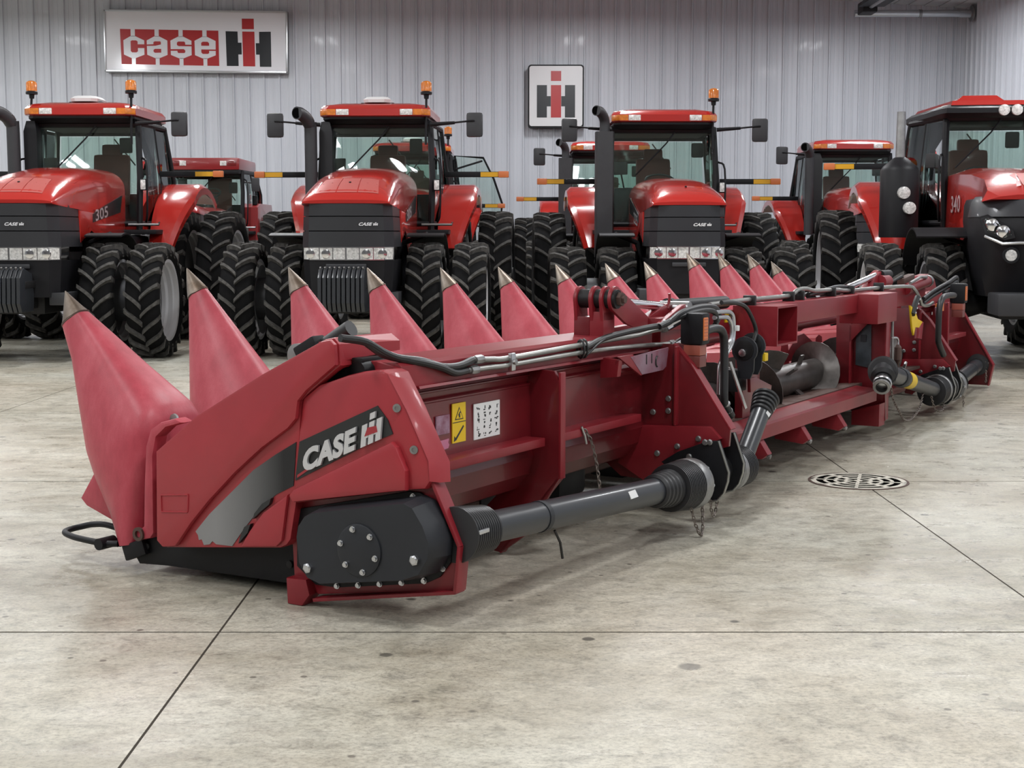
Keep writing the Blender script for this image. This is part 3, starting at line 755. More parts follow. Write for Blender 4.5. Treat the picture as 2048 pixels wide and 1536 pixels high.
                MB().lathe([(0.06, 0.045), (0, 0.055)], (s*.27, -1.10, 1.24), (0, -1, 0), 20, cap=False).obj('fog_lamp', 'lens_white', P)
            MB().b2((-0.45, -1.45, 0.62), (0.45, -0.9, 0.85), 0.03).obj('front_bracket', 'plastic_grey', P)
            for s in (-1, 1):
                MB().exu([(-0.05, 1.72), (1.72, 1.50), (1.72, 1.34), (1.0, 1.25), (0.3, 1.42), (-0.05, 1.40)], s*.455, s*.485, 0.01).obj('side_panel', red_m, P)
                lettering(P, 'side_lettering', '340', (s*.490, 0.55 if s > 0 else 1.25, 1.72), (0, 0.6*s, 0.0), (0, 0, 0.2), 'decal_silver', bold=0.02)
            mb = MB(); ih_mark(mb, (-0.10, -1.165, 1.50), (0.20, 0, 0), (0, 0, 0.13), (0, -0.01, 0)); mb.obj('nose_emblem', 'decal_silver', P)
        if weights:
            wb = MB().b2((-0.27, -1.25, 0.86), (0.27, -0.85, 0.94), 0.01).obj('weight_bracket', 'cast_iron', P)
            wm = MB().exu([(-1.02, 1.02), (-1.26, 1.085), (-1.33, 1.06), (-1.40, 0.98), (-1.42, 0.70), (-1.36, 0.60), (-1.0, 0.60), (-0.97, 0.78)], -0.021, 0.021, 0.008).mesh('front_weight', 'shaft_grey')
            lg = MB().lathe([(0.012, 0), (0.012, 0.03), (0, 0.034)], (0, -1.30, 1.07), (0, -0.6, 1), 8).mesh('weight_pin', 'steel_dull')
            for k in range(10):
                o = link('front_weight', wm, P, loc=(-0.2385+0.053*k, 0, 0)); link('weight_pin', lg, o)
    # cab
    zb, zt2 = 1.60, (2.60 if old else 2.92)
    A = [(s*.70, 1.70, zb) for s in (-1, 1)]
    cf = MB(); fw = 0.68 if new else 1.0
    for s in (-1, 1):
        cf.tube([(s*.715*fw, 1.72, 1.50), (s*.735*fw, 1.74, 2.2), (s*.70*fw, 1.84, zt2)], 0.042, 8)          # A pillar
        cf.tube([(s*.83, 3.15, 1.55), (s*.82, 3.12, 2.2), (s*.74, 2.98, zt2)], 0.035, 8)          # rear pillar
        fm = (1+fw)/2
        cf.tube([(s*.775*fm, 2.52, 1.55), (s*.79*fm, 2.52, 2.2), (s*.73*fm, 2.46, zt2)], 0.022, 8)        # door post
        cf.tube([(s*.70*fw, 1.84, zt2-0.02), (s*.74, 2.98, zt2-0.02)], 0.04, 8)
        cf.tube([(s*.715*fw, 1.72, 1.60), (s*.83, 3.15, 1.60)], 0.035, 8)
    cf.tube([(-.70*fw, 1.84, zt2-0.03), (.70*fw, 1.84, zt2-0.03)], 0.05, 8); cf.tube([(-.74, 2.98, zt2-0.04), (.74, 2.98, zt2-0.04)], 0.07, 8)
    cf.tube([(-.715*fw, 1.72, 1.60), (.715*fw, 1.72, 1.60)], 0.035, 8); cf.b2((-.80, 3.08, 1.5), (.80, 3.16, 2.02), 0.02)
    cf.obj('cab_frame', 'plastic_black', P)
    MB().exz([(-.72*fw, 1.74), (.72*fw, 1.74), (.78, 3.1), (-.78, 3.1)], 1.50, 1.60, 0.02).obj('cab_floor', red_m if not new else 'plastic_black', P)
    # glass
    def pane(nm, pts, t):
        mb = MB(); mb.ext(pts, t); mb.obj(nm, 'glass', P, smooth=False)
    pane('windshield', [(x_*fw, y_, z_) for x_, y_, z_ in ((-.71, 1.715, 1.62), (.71, 1.715, 1.62), (.73, 1.735, 2.2), (.69, 1.83, zt2-.03), (-.69, 1.83, zt2-.03), (-.73, 1.735, 2.2))], (0, 0.008, 0))
    for s in (-1, 1):
        if not (door_open and s == 1):
            pane('door_glass', [(s*.722*fw, 1.77, 1.62), (s*.782*fm, 2.50, 1.62), (s*.795*fm, 2.50, 2.2), (s*.735*fm, 2.45, zt2-.05), (s*.705*fw, 1.88, zt2-.05), (s*.74*fw, 1.78, 2.2)], (s*0.008, 0, 0))
        pane('side_glass', [(s*.79*fm, 2.54, 1.62), (s*.83, 3.10, 1.62), (s*.825, 3.08, 2.2), (s*.745, 2.95, zt2-.07), (s*.735*fm, 2.50, zt2-.07), (s*.795*fm, 2.54, 2.2)], (s*0.008, 0, 0))
    pane('rear_glass', [(-.76, 3.12, 2.03), (.76, 3.12, 2.03), (.70, 3.0, zt2-.12), (-.70, 3.0, zt2-.12)], (0, 0.008, 0))
    # interior
    st = MB().b2((-.25, 2.50, 1.86), (.25, 3.0, 2.0), 0.05).obj('seat', 'seat', P)
    MB().box((0, 2.98, 2.26), (.50, .13, .60), bev=0.05, rx=-0.12).obj('backrest', 'seat', st)
    MB().box((0, 3.03, 2.62), (.28, .10, .16), bev=0.04, rx=-0.12).obj('headrest', 'seat', st)
    MB().b2((-.18, 2.6, 1.6), (.18, 2.95, 1.86), 0.02).obj('seat_base', 'interior', st)
    col = MB().tube([(0, 1.95, 1.6), (0, 2.0, 2.0), (0, 2.10, 2.17)], [0.09, 0.07, 0.04], 10).obj('steering_column', 'interior', P)
    sw = MB(); q = [(0.20*math.cos(a), 2.12+0.17*math.sin(a), 2.21+0.10*-math.sin(a)*-1*0.9) for a in [2*PI*k/20 for k in range(20)]]
    sw.tube(q, 0.016, 6, closed=True); sw.tube([(-.19, 2.12, 2.21), (.19, 2.12, 2.21)], 0.014, 6); sw.tube([(0, 2.12, 2.21), (0, 1.97, 2.13)], 0.014, 6)
    sw.obj('steering_wheel', 'interior', col)
    MB().box((0, 2.0, 2.08), (.34, .12, .12), bev=0.03, rx=0.5).obj('dash_pod', 'interior', col)
    cs = MB().b2((-.62, 2.3, 1.6), (-.34, 3.0, 2.12), 0.04).obj('control_console', 'interior', P)
    MB().box((-.56, 2.12, 2.38), (.22, .05, .18), bev=0.015, rz=-0.5).obj('monitor', 'interior', cs)
    MB().tube([(-.48, 2.35, 2.1), (-.54, 2.16, 2.3)], 0.012, 6).obj('monitor_arm', 'interior', cs)
    MB().box((.12, 2.36, 2.80), (.16, .03, .24), bev=0.02).obj('inside_mirror', 'interior', P) if False else None
    MB().box((.50*fw, 1.96, zt2-.30), (.17, .05, .20), bev=0.03).obj('inside_mirror', 'plastic_black', P)
    MB().exz([(-.66*fw, 1.9), (.66*fw, 1.9), (.66, 2.95), (-.66, 2.95)], zt2-.07, zt2-.01, 0.02).obj('headliner', 'headliner', P)
    MB().tube([(0.16, 1.78, zt2-.06), (0.04, 1.74, zt2-.22), (-.38, 1.695, zt2-.65)], 0.010, 6).obj('wiper', 'plastic_black', P)
    MB().tube([(.0, 3.13, zt2-.14), (.28, 3.16, zt2-.5)], 0.010, 6).obj('rear_wiper', 'plastic_black', P)
    # roof
    if old:
        rf = MB().b2((-.72, 1.55, 2.60), (.72, 3.2, 2.82), 0.05).obj('roof', red_m, P)
    if new:
        rf = MB().loft([[(-x*.72, y0, z), (x*.72, y0, z), (x*.78, y0+0.12, z), (x+.03, 3.25, z), (x, 3.35, z), (-x, 3.35, z), (-x-.03, 3.25, z), (-x*.78, y0+0.12, z)] for x, y0, z in ((.70, 1.60, 2.88), (.74, 1.50, 2.92), (.74, 1.50, 2.98), (.67, 1.62, 3.03))]).obj('roof', 'plastic_black', P)
        MB().loft([[(-x*.7, y0, z), (x*.7, y0, z), (x, y1, z), (-x, y1, z)] for x, y0, y1, z in ((.67, 1.58, 3.3, 3.02), (.63, 1.66, 3.2, 3.08), (.50, 1.9, 3.0, 3.10))]).obj('roof_cap', red_m, rf)
        MB().loft([[(-x-.1, y0, z), (x-.1, y0, z), (x-.1, y1, z), (-x-.1, y1, z)] for x, y0, y1, z in ((.30, 1.72, 2.5, 3.07), (.20, 1.78, 2.3, 3.15), (.1, 1.85, 2.2, 3.16))]).obj('receiver_cover', red_m, rf)
        for s in (1,):
            for x in (.14, .29):
                MB().lathe([(0.068, 0.0), (0.064, 0.03), (0, 0.04)], (s*x, 1.505, 2.95), (0, -1, 0), 20, cap=False).obj('roof_lamp', 'lens_white', rf)
    elif not old:
        rr = lambda x, y0, y1, z: [(-x+.10, y0, z), (x-.10, y0, z), (x, y0+.12, z), (x, y1-.12, z), (x-.14, y1, z), (-x+.14, y1, z), (-x, y1-.12, z), (-x, y0+.12, z)]
        rf = MB().loft([rr(0.685, 1.62, 3.22, 2.970), rr(0.720, 1.56, 3.28, 2.990), rr(0.720, 1.56, 3.28, 3.080), rr(0.685, 1.62, 3.22, 3.130), rr(0.535, 1.8, 3.0, 3.165)]).obj('roof', red_m if False else 'paint_tractor', P, angle=30)
        MB().loft([rr(0.655, 1.70, 3.1, 2.900), rr(0.690, 1.60, 3.2, 2.950), rr(0.690, 1.60, 3.2, 2.980)]).obj('roof_underside', 'plastic_black', rf)
        for s in (-1, 1):
            MB().loft([[(s*.62, 1.553, z), (s*.505, 1.553, z), (s*.505, 1.575, z), (s*.62, 1.575, z)] for z in (2.998, 3.072)]).obj('amber_lamp', 'amber', rf)
            MB().box((s*.665, 1.607, 3.035), (0.15, 0.02, 0.075), rz=s*0.85, bev=0.006).obj('amber_lamp', 'amber', rf)
            MB().box((s*.415, 1.562, 3.035), (0.165, 0.02, 0.078), bev=0.008).obj('work_lamp', 'lens_white', rf)
        if dome:
            d = MB().loft([[(-x, y0, z), (-x*.6, y0-0.06, z), (x*.6, y0-0.06, z), (x, y0, z), (x, y1, z), (-x, y1, z)] for x, y0, y1, z in ((.17, 1.85, 2.2, 3.18), (.18, 1.84, 2.22, 3.22), (.14, 1.90, 2.18, 3.255))]).obj('receiver_dome', 'white', rf)
            MB().b2((-.22, 1.9, 3.13), (.22, 2.2, 3.185), 0.01).obj('receiver_mount', 'plastic_black', rf)
    if old:
        for s in (-1, 1):
            MB().box((s*.57, 1.548, 2.72), (.17, .02, .085), bev=0.006).obj('red_lamp', 'lamp_red', rf)
            MB().box((s*.40, 1.548, 2.72), (.13, .02, .085), bev=0.006).obj('work_lamp', 'lens_white', rf)
        MB().b2((-.70, 1.58, 2.54), (.70, 1.9, 2.61), 0.01).obj('roof_underside', 'plastic_black', rf)
        MB().box((.98, 1.8, 2.35), (.16, .05, .24), bev=0.02).obj('mirror', 'plastic_grey', P)
        MB().tube([(.74, 1.8, 2.4), (.92, 1.8, 2.38)], 0.012, 6).obj('mirror_arm', 'plastic_black', P)
    # rear fenders
    for s in (-1, 1):
        if not old:
            R_ = 1.27; cx0, cx1 = .78, fendx
            mb = MB(); rings = []
            for k in range(15):
                a = math.radians(18+(125-18)*k/14); c, n_ = -math.cos(a), math.sin(a)
                wx = cx1-0.20*max(0, (55-(18+107*k/14))/37)
                rings.append([(s*cx0, yr+c*R_, .885+n_*R_), (s*(wx-.06), yr+c*R_, .885+n_*R_), (s*wx, yr+c*(R_-.05), .885+n_*(R_-.05)), (s*wx, yr+c*(R_-.14), .885+n_*(R_-.14)), (s*(wx-.02), yr+c*(R_-.14), .885+n_*(R_-.14)), (s*(wx-.05), yr+c*(R_-.05), .885+n_*(R_-.05)), (s*cx0, yr+c*(R_-.03), .885+n_*(R_-.03))])
            mb.loft(rings).obj('rear_fender', red_m, P, angle=40)
            mb2 = MB().exu([(yr-1.19*math.cos(math.radians(a)), .885+1.24*math.sin(math.radians(a))) for a in range(18, 126, 9)]+[(yr+.6, 1.5), (yr-.95, 1.25)], s*.78, s*.80)
            mb2.obj('fender_liner', 'plastic_black', P)
        else:
            MB().exu([(1.9, 1.35), (1.9, 1.95), (2.2, 2.02), (3.4, 2.02), (3.7, 1.6), (3.4, 1.45), (2.9, 1.75), (2.3, 1.7)], s*.72, s*1.0, 0.02).obj('rear_fender', red_m, P)
            MB().cyl((s*.9, 2.1, 2.0), (s*.9, 2.1, 2.16), 0.05).obj('fender_post', 'plastic_black', P)
        if s in fenderlamps:
            fl_ = MB().box((s*.80*fw, 1.66, 2.10), (.085, .05, .15), bev=0.015).obj('cab_lamp', 'plastic_black', P)
            MB().box((s*.80*fw, 1.632, 2.10), (.065, .012, .125), bev=0.005).obj('lamp_lens', 'lens_white', fl_)
        if guards:
            g = (arc_plate(s*(ftracks[0]+.02), 0.30, 0, RF, 0.85, 62, 150) if new else arc_plate(s*ftracks[0], 0.22, 0, RF, 0.79, 74, 150)).obj('front_mudguard', 'plastic_black', P)
            MB().tube([(s*.35, 0.25, 0.95), (s*.50, 0.25, 1.35), (s*ftracks[0], 0.1, 1.46)], 0.035, 8).obj('mudguard_bracket', 'cast_iron', g)
        # hand rail
        MB().tube([(s*.80*fw, 1.74, 1.62), (s*.84*fw, 1.66, 1.75), (s*.84*fw, 1.68, 2.35), (s*.76*fw, 1.78, 2.45)], 0.014, 8, smooth=4).obj('grab_rail', 'plastic_black', P)
    MB().tube([(.60, 1.62, 1.585), (1.0, 1.62, 1.585), (1.0, 1.62, 1.62)], 0.016, 8).obj('step_rail', 'steel', P)
    # exhaust and intake on the right hand side of the machine (viewer's left)
    if exhaust == 'pipe':
        e = MB().tube([(-.82, 1.50, 1.45), (-.82, 1.50, 2.78), (-.83, 1.48, 2.86), (-.86, 1.42, 2.94), (-.92, 1.33, 2.995), (-.955, 1.27, 3.0)], 0.082, 20, smooth=3).obj('exhaust_stack', 'plastic_grey', P)
        MB().cyl((-.955, 1.271, 3.0), (-.957, 1.266, 3.0), 0.066, 18).obj('exhaust_mouth', 'pit', e)
    elif exhaust == 'box':
        e = MB().loft([[(-.93, 1.40, z), (-.72, 1.40, z), (-.70, 1.46, z), (-.70, 1.62, z), (-.95, 1.62, z), (-.95, 1.46, z)] for z in (1.15, 2.84)]).obj('muffler_shroud', 'plastic_grey', P)
        MB().tube([(-.825, 1.52, 2.82), (-.825, 1.52, 2.96), (-.845, 1.48, 3.04), (-.90, 1.40, 3.10), (-.955, 1.33, 3.11)], 0.07, 18, smooth=3).obj('exhaust_elbow', 'plastic_grey', e)
        MB().cyl((-.955, 1.331, 3.11), (-.957, 1.325, 3.11), 0.056, 18).obj('exhaust_mouth', 'pit', e)
    if canister:
        e = MB().lathe([(0.225, 0), (0.23, 0.02), (0.23, 0.80), (0.20, 0.85), (0.08, 0.95), (0.06, 0.96)], (-1.10, 1.25, 1.42), n=32).obj('exhaust_canister', 'plastic_black', P)
        MB().tube([(-1.10, 1.25, 2.36), (-1.10, 1.25, 2.92)], [0.058, 0.05], 16).obj('exhaust_pipe', 'steel_dull', e)
        for dx, dz, rr in ((0.02, .53, .075), (.09, .35, .075)):
            MB().lathe([(rr, 0), (rr*.95, 0.05), (0, 0.06)], (-1.10+dx, 1.03, 1.42+dz), (0.1, -1, 0), 20, cap=False).obj('work_lamp', 'lens_white', e)
    if intake:
        MB().loft([[(-.73, 1.62, z), (-.56, 1.62, z), (-.55, 1.70, z), (-.60, 1.95, z), (-.76, 1.95, z)] for z in (1.45, 2.78)]+[[(-.71, 1.68, 2.92), (-.60, 1.68, 2.92), (-.60, 1.72, 2.92), (-.62, 1.90, 2.92), (-.72, 1.90, 2.92)]]).obj('air_intake', 'plastic_black', P)
    for s in mirrors: mirror_unit(P, s, s*1.30, 1.60, 2.87, s*.72, 2.88)
    for s in beacons: beacon(P, s*.66, 1.66 if s > 0 else 1.75, 3.26, 2.62 if s > 0 else 3.02)
    for s in bars: warn_bar(P, s, .86, barx, 2.25, barz)
    if door_open:
        # left door swung wide open
        D = [(.80, 2.52, 1.62), (1.62, 2.66, 1.62), (1.66, 2.66, 2.05), (1.50, 2.62, 2.52), (1.30, 2.60, 2.92), (.76, 2.50, 2.95)]
        dm = MB(); dm.tube(D, 0.022, 8, closed=True); dd = dm.obj('cab_door', 'plastic_black', P)
        MB().ext(D, (0, 0.008, 0)).obj('door_glass', 'glass', dd, smooth=False)
        MB().tube([(.78, 2.45, 2.7), (1.28, 2.58, 2.86)], 0.018, 6).obj('door_stay', 'plastic_black', dd)
    return root
R_ = math.radians
# front row
tractor('tractor', (-5.61, 16.95), R_(-1.0), 'red tractor at far left with two beacons and silver dual rims showing', dome=True, beacons=(-1, 1), mirrors=(1,), bars=(-1, 1), decal_x=0.08, fenderlamps=(1,))
tractor('tractor', (-1.84, 17.1), R_(-2.0), 'red tractor with a white receiver dome facing the camera, left of the square sign', bars=(-1, 1), decal_x=0.26, fenderlamps=(1,))
tractor('tractor', (2.10, 18.0), R_(0.7), 'red tractor with a square black muffler shroud, right of the square sign', hw=0.88, exhaust='box', intake=False, dome=False, ftracks=(0.79, 1.41), ftyre='f3', weights=False, decal_x=0.15, text='white', fenderlamps=(-1, 1), barz=2.20, hz=-0.03)
tractor('tractor', (5.60, 15.9), R_(-7.5), 'newest red tractor at far right with angled headlights and black exhaust canister', new=True, exhaust=None, intake=False, canister=True, dome=False, beacons=(), mirrors=(), bars=(-1,), weights=False, ftracks=(0.80, 1.46), rtracks=(0.86, 1.68), barz=2.32, barx=1.92, fendx=1.45)
# back row
old_tractor = tractor('tractor', (-5.50, 24.0), 0, 'older boxy red tractor parked behind, between the two leftmost front tractors', old=True, exhaust=None, intake=False, dome=False, beacons=(), mirrors=(), bars=(), fenderlamps=(), weights=False, guards=False, hz=-0.30)
old_tractor.scale = (0.9, 1.0, 1.0)
tractor('tractor', (-1.85, 24.9), 0, 'red tractor with its door swung open, mostly hidden behind the domed tractor', beacons=(1,), door_open=True, mirrors=(), bars=(1,), exhaust=None, barz=2.0, fenderlamps=(-1,))
tractor('tractor', (1.80, 24.6), 0, 'red tractor mostly hidden behind the one with the square muffler shroud', exhaust='box', intake=False, dome=False, beacons=(), mirrors=(-1,), bars=(-1,), barz=2.12, fenderlamps=(-1,))
tractor('tractor', (6.15, 24.2), 0, 'red tractor in the back row behind the newest tractor, near the right corner', dome=False, beacons=(), mirrors=(-1,), bars=(-1,), barz=2.12, fenderlamps=(-1,))
# ================================================================== CORN HEADER
# local frame: x runs along the header (0 at the near snout, 9.144 at the far one), y points forward to the snout tips, z is up
HX, HY = -2.0244, 6.5514
hd = empty('corn_header', (HX, HY, 0), PI/2-0.53771, 'long weathered red twelve row harvesting header lying on the concrete floor', 'header')
PIT = 0.762
# --- twelve inner snouts (the near outer one is larger, the far outer one is built like the others)
def snout_profile(k):
    return []
def snout(i, tip_v, tip_z, sc=1.0, dx=0.0):
    def sec(t):
        # front edge F and ridge R at fraction t, half width wd
        F = Vector((0, -0.03-0.06*t, tip_z-0.165-0.80*t)); R = Vector((0, -0.125-0.52*t, tip_z-0.100-0.545*t))
        wd = 0.048+0.20*t
        ring = []
        m = 20
        c = (F+R)/2; e = (R-F)/2
        for q in range(m):
            a = 2*PI*q/m
            ca, sa = math.cos(a), math.sin(a)
            # back (ridge) end rounded, front end flattened
            k = abs(sa)**0.85*(1 if sa >= 0 else -1)
            p = c+e*(ca if ca > 0 else ca*0.98)
            ring.append((k*wd*(1.0 if ca < 0.2 else 1.0-0.42*(ca-0.2)), p.y, p.z))
        return ring
    r0 = [sec(t) for t in (0, 0.12, 0.3, 0.5, 0.72, 0.9, 1.0)]
    o = MB().loft(r0).obj('snout', 'plastic_faded', hd, angle=50, loc=(i*PIT+dx, tip_v, 0))
    base = sec(0); base = [(x*1.10, y*1.0+(0.004 if y > -0.08 else -0.006), z) for x, y, z in base]
    tip = Vector((0, 0.0, tip_z))
    rings = [base]
    for f in (0.35, 0.65, 0.86, 0.96):
        g = 1-f
        rings.append([(x*g+0.004*math.sin(PI*f)*(x/max(.01, abs(x)+.01)), tip.y+(y-tip.y)*g, tip.z+(z-tip.z)*(1-f)) for x, y, z in base])
    m = MB().loft(rings).obj('metal_tip', 'steel_tip', o, angle=50)
    sm_ = MB().loft([[(x*1.04, y+(0.003 if y > -0.08 else -0.003), z+d) for x, y, z in sec(0)] for d in (-0.006, 0.006)]).obj('seam', 'rust', o)
    MB().b2((-0.20, -0.62, 0.16), (0.20, -0.25, 0.34), 0.04).obj('snout_base', 'plastic_black', o)
    MB().tube([(-0.24, -0.50, 0.46), (0.24, -0.50, 0.46)], 0.018, 8).obj('pivot_pin', 'steel_dull', o)
    return o
TIPS = {1: (0.018, 1.288), 2: (-0.01, 1.278), 3: (0.018, 1.26), 4: (0.0, 1.245), 5: (0.03, 1.236), 6: (0.0, 1.24), 7: (-0.02, 1.235), 8: (0.01, 1.235), 9: (-0.035, 1.30), 10: (-0.01, 1.285), 11: (0.0, 1.27), 12: (0.045, 1.19)}
for k, (tv, tz) in TIPS.items(): snout(k, tv, tz)
# row hoods and deck plates behind the snouts
for k in range(1, 13):
    MB().loft([[(-w_, v, z0), (-w_*0.6, v, z1), (0, v, z1+0.02), (w_*0.6, v, z1), (w_, v, z0)] for v, w_, z0, z1 in ((-0.62, .20, .36, .52), (-1.0, .17, .38, .62), (-1.5, .12, .42, .66))]).obj('row_hood', 'plastic_panel', hd, loc=(k*PIT, 0, 0))
for k in range(12):
    MB().b2((k*PIT+.10, -1.55, .24), (k*PIT+.66, -0.35, .31), 0.02).obj('row_unit', 'cast_iron', hd)
    MB().tube([(k*PIT+.28, -0.35, .32), (k*PIT+.28, -1.35, .38)], 0.03, 8).obj('gathering_chain_guide', 'rust', hd)
for k in range(12):
    MB().box((k*PIT+.38, -1.48, .165), (.30, .24, .17), bev=0.04).obj('row_gearbox', 'cast_iron', hd)
MB().tube([(-0.2, -1.56, .19), (9.3, -1.56, .19)], 0.026, 6).obj('row_drive_shaft', 'rust', hd)
# --- near outer divider snout
ts = Vector((-0.02, -0.02, 1.20))
def osec(k):
    pass
rings = []
#            v front, z front, v ridge, z ridge, half width, outer offset
for vf, zf, vr, zr, wd in ((-0.045, 1.035, -0.165, 1.108, .050), (-0.10, .88, -0.28, 1.005, .095), (-0.165, .68, -0.44, .885, .15), (-0.235, .46, -0.575, .79, .20), (-0.31, .34, -0.66, .725, .235), (-0.42, .17, -0.70, .66, .25), (-0.50, .10, -0.62, .12, .25)):
    F = Vector((0, vf, zf)); R = Vector((0, vr, zr)); c = (F+R)/2; e = (R-F)/2; ring = []
    for q in range(24):
        a = 2*PI*q/24; ca, sa = math.cos(a), math.sin(a)
        k = abs(sa)**0.6*(1 if sa >= 0 else -1)
        p = c+e*(abs(ca)**0.8*(1 if ca > 0 else -1))
        ring.append((0.02+k*wd*(1.0 if sa > 0 else 0.85), p.y, p.z))
    rings.append(ring)
rings[0] = [(x-.005, y+.02, z) for x, y, z in rings[0]]
base = rings[0]
sn0 = MB().loft(rings).obj('snout', 'plastic_faded', hd, angle=50, loc=(-0.07, 0.015, 0))
rt = [[(x*1.08, y, z) for x, y, z in base]]
for f in (0.35, 0.65, 0.86, 0.96):
    g = 1-f; rt.append([(0.02+(x-0.02)*g, ts.y+(y-ts.y)*g, ts.z+(z-ts.z)*(1-f)) for x, y, z in base])
MB().loft(rt).obj('metal_tip', 'steel_tip', sn0, angle=50)
MB().loft([[(x*1.05, y+(0.003 if y > -0.1 else -0.003), z+d) for x, y, z in base] for d in (-0.006, 0.006)]).obj('seam', 'rust', sn0)
MB().exu([(-0.31, .42), (-0.20, .27), (-0.24, .235), (-0.46, .165), (-0.56, .14), (-0.50, .36)], -0.10, 0.24, 0.03).obj('lower_nose', 'plastic_faded', sn0)
MB().exu([(-0.746, .189), (-0.726, .165), (-0.647, .146), (-0.615, .165), (-0.690, .215), (-0.700, .40), (-0.715, .56), (-0.745, .635), (-0.801, .668), (-0.884, .690), (-0.927, .675), (-0.832, .65), (-0.774, .604), (-0.752, .52)], -0.275, -0.20, 0.012).obj('snout_flange', 'plastic_faded', hd)
MB().lathe([(0.030, 0), (0.030, 0.012), (0.016, 0.012), (0.016, 0.0)], (-0.274, -0.665, .178), (-1, 0, 0), 16, cap=False).obj('flange_hole', 'rust', hd)
# --- near divider shield: two moulded panels
FP = [(-0.855, 0.566), (-1.081, 0.728), (-1.434, 0.916), (-1.726, 1.056), (-1.774, 1.065), (-1.799, 1.042), (-1.803, 0.959), (-1.653, 0.85), (-1.61, 0.813), (-1.597, 0.66), (-1.585, 0.45), (-1.545, 0.262), (-1.525, 0.238), (-1.49, 0.222), (-0.878, 0.154), (-0.841, 0.185)]
fp_ = MB().exu(FP, -0.335, -0.08, 0.012).obj('front_shield', 'plastic_panel', hd, angle=25)
UP = [(-0.857, 0.562), (-1.081, 0.722), (-1.434, 0.911), (-1.726, 1.050), (-1.770, 1.058), (-1.793, 1.040), (-1.797, 0.962), (-1.653, 0.857), (-1.612, 0.815), (-1.600, 0.745), (-1.56, .705), (-1.427, 0.619), (-1.287, 0.51), (-1.142, 0.38), (-1.043, 0.279), (-0.953, 0.172), (-0.880, 0.160), (-0.847, 0.185)]
MB().exu(UP, -0.36, -0.33, 0.014).obj('raised_skin', 'plastic_panel', fp_, angle=25)
MB().exu([(-1.548, 0.445), (-1.514, 0.256), (-1.486, 0.230), (-1.300, 0.207), (-1.345, 0.275), (-1.42, 0.36)], -0.352, -0.33, 0.012).obj('lower_bulge', 'plastic_panel', fp_, angle=25)
SW = [(-1.049, 0.242), (-1.127, 0.322), (-1.236, 0.414), (-1.366, 0.524), (-1.481, 0.595), (-1.585, 0.652), (-1.568, 0.479), (-1.478, 0.435), (-1.386, 0.362), (-1.315, 0.286), (-1.245, 0.203), (-1.16, 0.201), (-1.14, 0.212), (-1.125, 0.197), (-1.093, 0.19), (-1.082, 0.213), (-1.066, 0.208), (-1.062, 0.228)]
MB().exu(SW, -0.3385, -0.334).obj('swoosh_decal', 'swoosh', fp_)
for q in ([(-1.466, 0.422), (-1.46, 0.405), (-1.454, 0.395), (-1.41, 0.362), (-1.371, 0.329), (-1.379, 0.352), (-1.42, 0.396)], [(-1.359, 0.309), (-1.348, 0.285), (-1.343, 0.272), (-1.293, 0.222), (-1.302, 0.249), (-1.326, 0.293)]):
    MB().exu(q, -0.3545, -0.336).obj('worn_decal', 'decal_black', fp_)
eb = MB()
E_ = [(-0.882, 0.381), (-1.034, 0.396), (-1.028, 0.324), (-0.883, 0.311)]
for a, b in zip(E_, E_[1:]+E_[:1]): eb.tube([(-0.3605, a[0], a[1]), (-0.3605, b[0], b[1])], 0.004, 6)
eb.obj('embossed_panel', 'plastic_panel', fp_)
# top cap turning inwards over the drive
MB().loft([[(-0.335, -1.70, 1.045), (-0.335, -1.775, 1.062), (-0.335, -1.798, 1.04), (-0.335, -1.798, .975), (-0.335, -1.70, 0.96)], [(0.0, -1.72, 1.055), (0.0, -1.80, 1.062), (0.0, -1.84, 1.035), (0.0, -1.84, .998), (0.0, -1.70, 1.0)]]).obj('top_cap', 'plastic_panel', fp_, angle=30)
MB().b2((-0.30, -1.80, .80), (-0.02, -1.70, .95), 0.02).obj('recess_shade', 'pit', fp_)  # solid near-black block painting the shade inside the hinge opening
MB().tube([(-0.27, -1.83, .93), (-0.05, -1.86, .93)], 0.045, 12).obj('hinge_roller', 'plastic_black', fp_)
MB().box((-0.16, -1.83, .975), (0.22, 0.05, 0.02), bev=0.006).obj('latch_plate', 'cast_iron', fp_)
RP = [(-1.612, 0.80), (-1.62, 0.825), (-1.698, 0.881), (-1.834, 0.924), (-1.904, 0.941), (-1.996, 0.951), (-2.026, 0.94), (-2.105, 0.808), (-2.2, 0.627), (-2.206, 0.551), (-2.183, 0.52), (-2.102, 0.509), (-1.575, 0.41), (-1.557, 0.439), (-1.590, 0.657)]
rp_ = MB().exu(RP, -0.335, -0.20, 0.016).obj('rear_shield', 'plastic_panel', hd, angle=25)
RL = [(-1.562, 0.443), (-1.586, 0.470), (-2.051, 0.690), (-2.075, 0.672), (-2.117, 0.587), (-2.116, 0.513), (-2.057, 0.503), (-1.581, 0.418)]
MB().exu(RL, -0.365, -0.33, 0.014).obj('lower_bulge', 'plastic_panel', rp_, angle=25)
MB().exu([(-1.625, .79), (-1.70, .865), (-1.834, .912), (-1.91, .925), (-1.985, .80), (-1.97, .775), (-1.60, .615)], -0.348, -0.33, 0.012).obj('upper_bulge', 'plastic_panel', rp_, angle=25) if False else None
MB().loft([[(-.335, -2.02, .94), (-.335, -2.105, .808), (-.335, -2.20, .627), (-.335, -2.205, .552)], [(-.30, -2.045, .925), (-.30, -2.128, .80), (-.30, -2.225, .62), (-.30, -2.228, .545)], [(-.24, -2.05, .915), (-.24, -2.135, .79), (-.24, -2.232, .615), (-.24, -2.235, .54)]], closed=False, caps=False).obj('rolled_edge', 'plastic_panel', rp_)
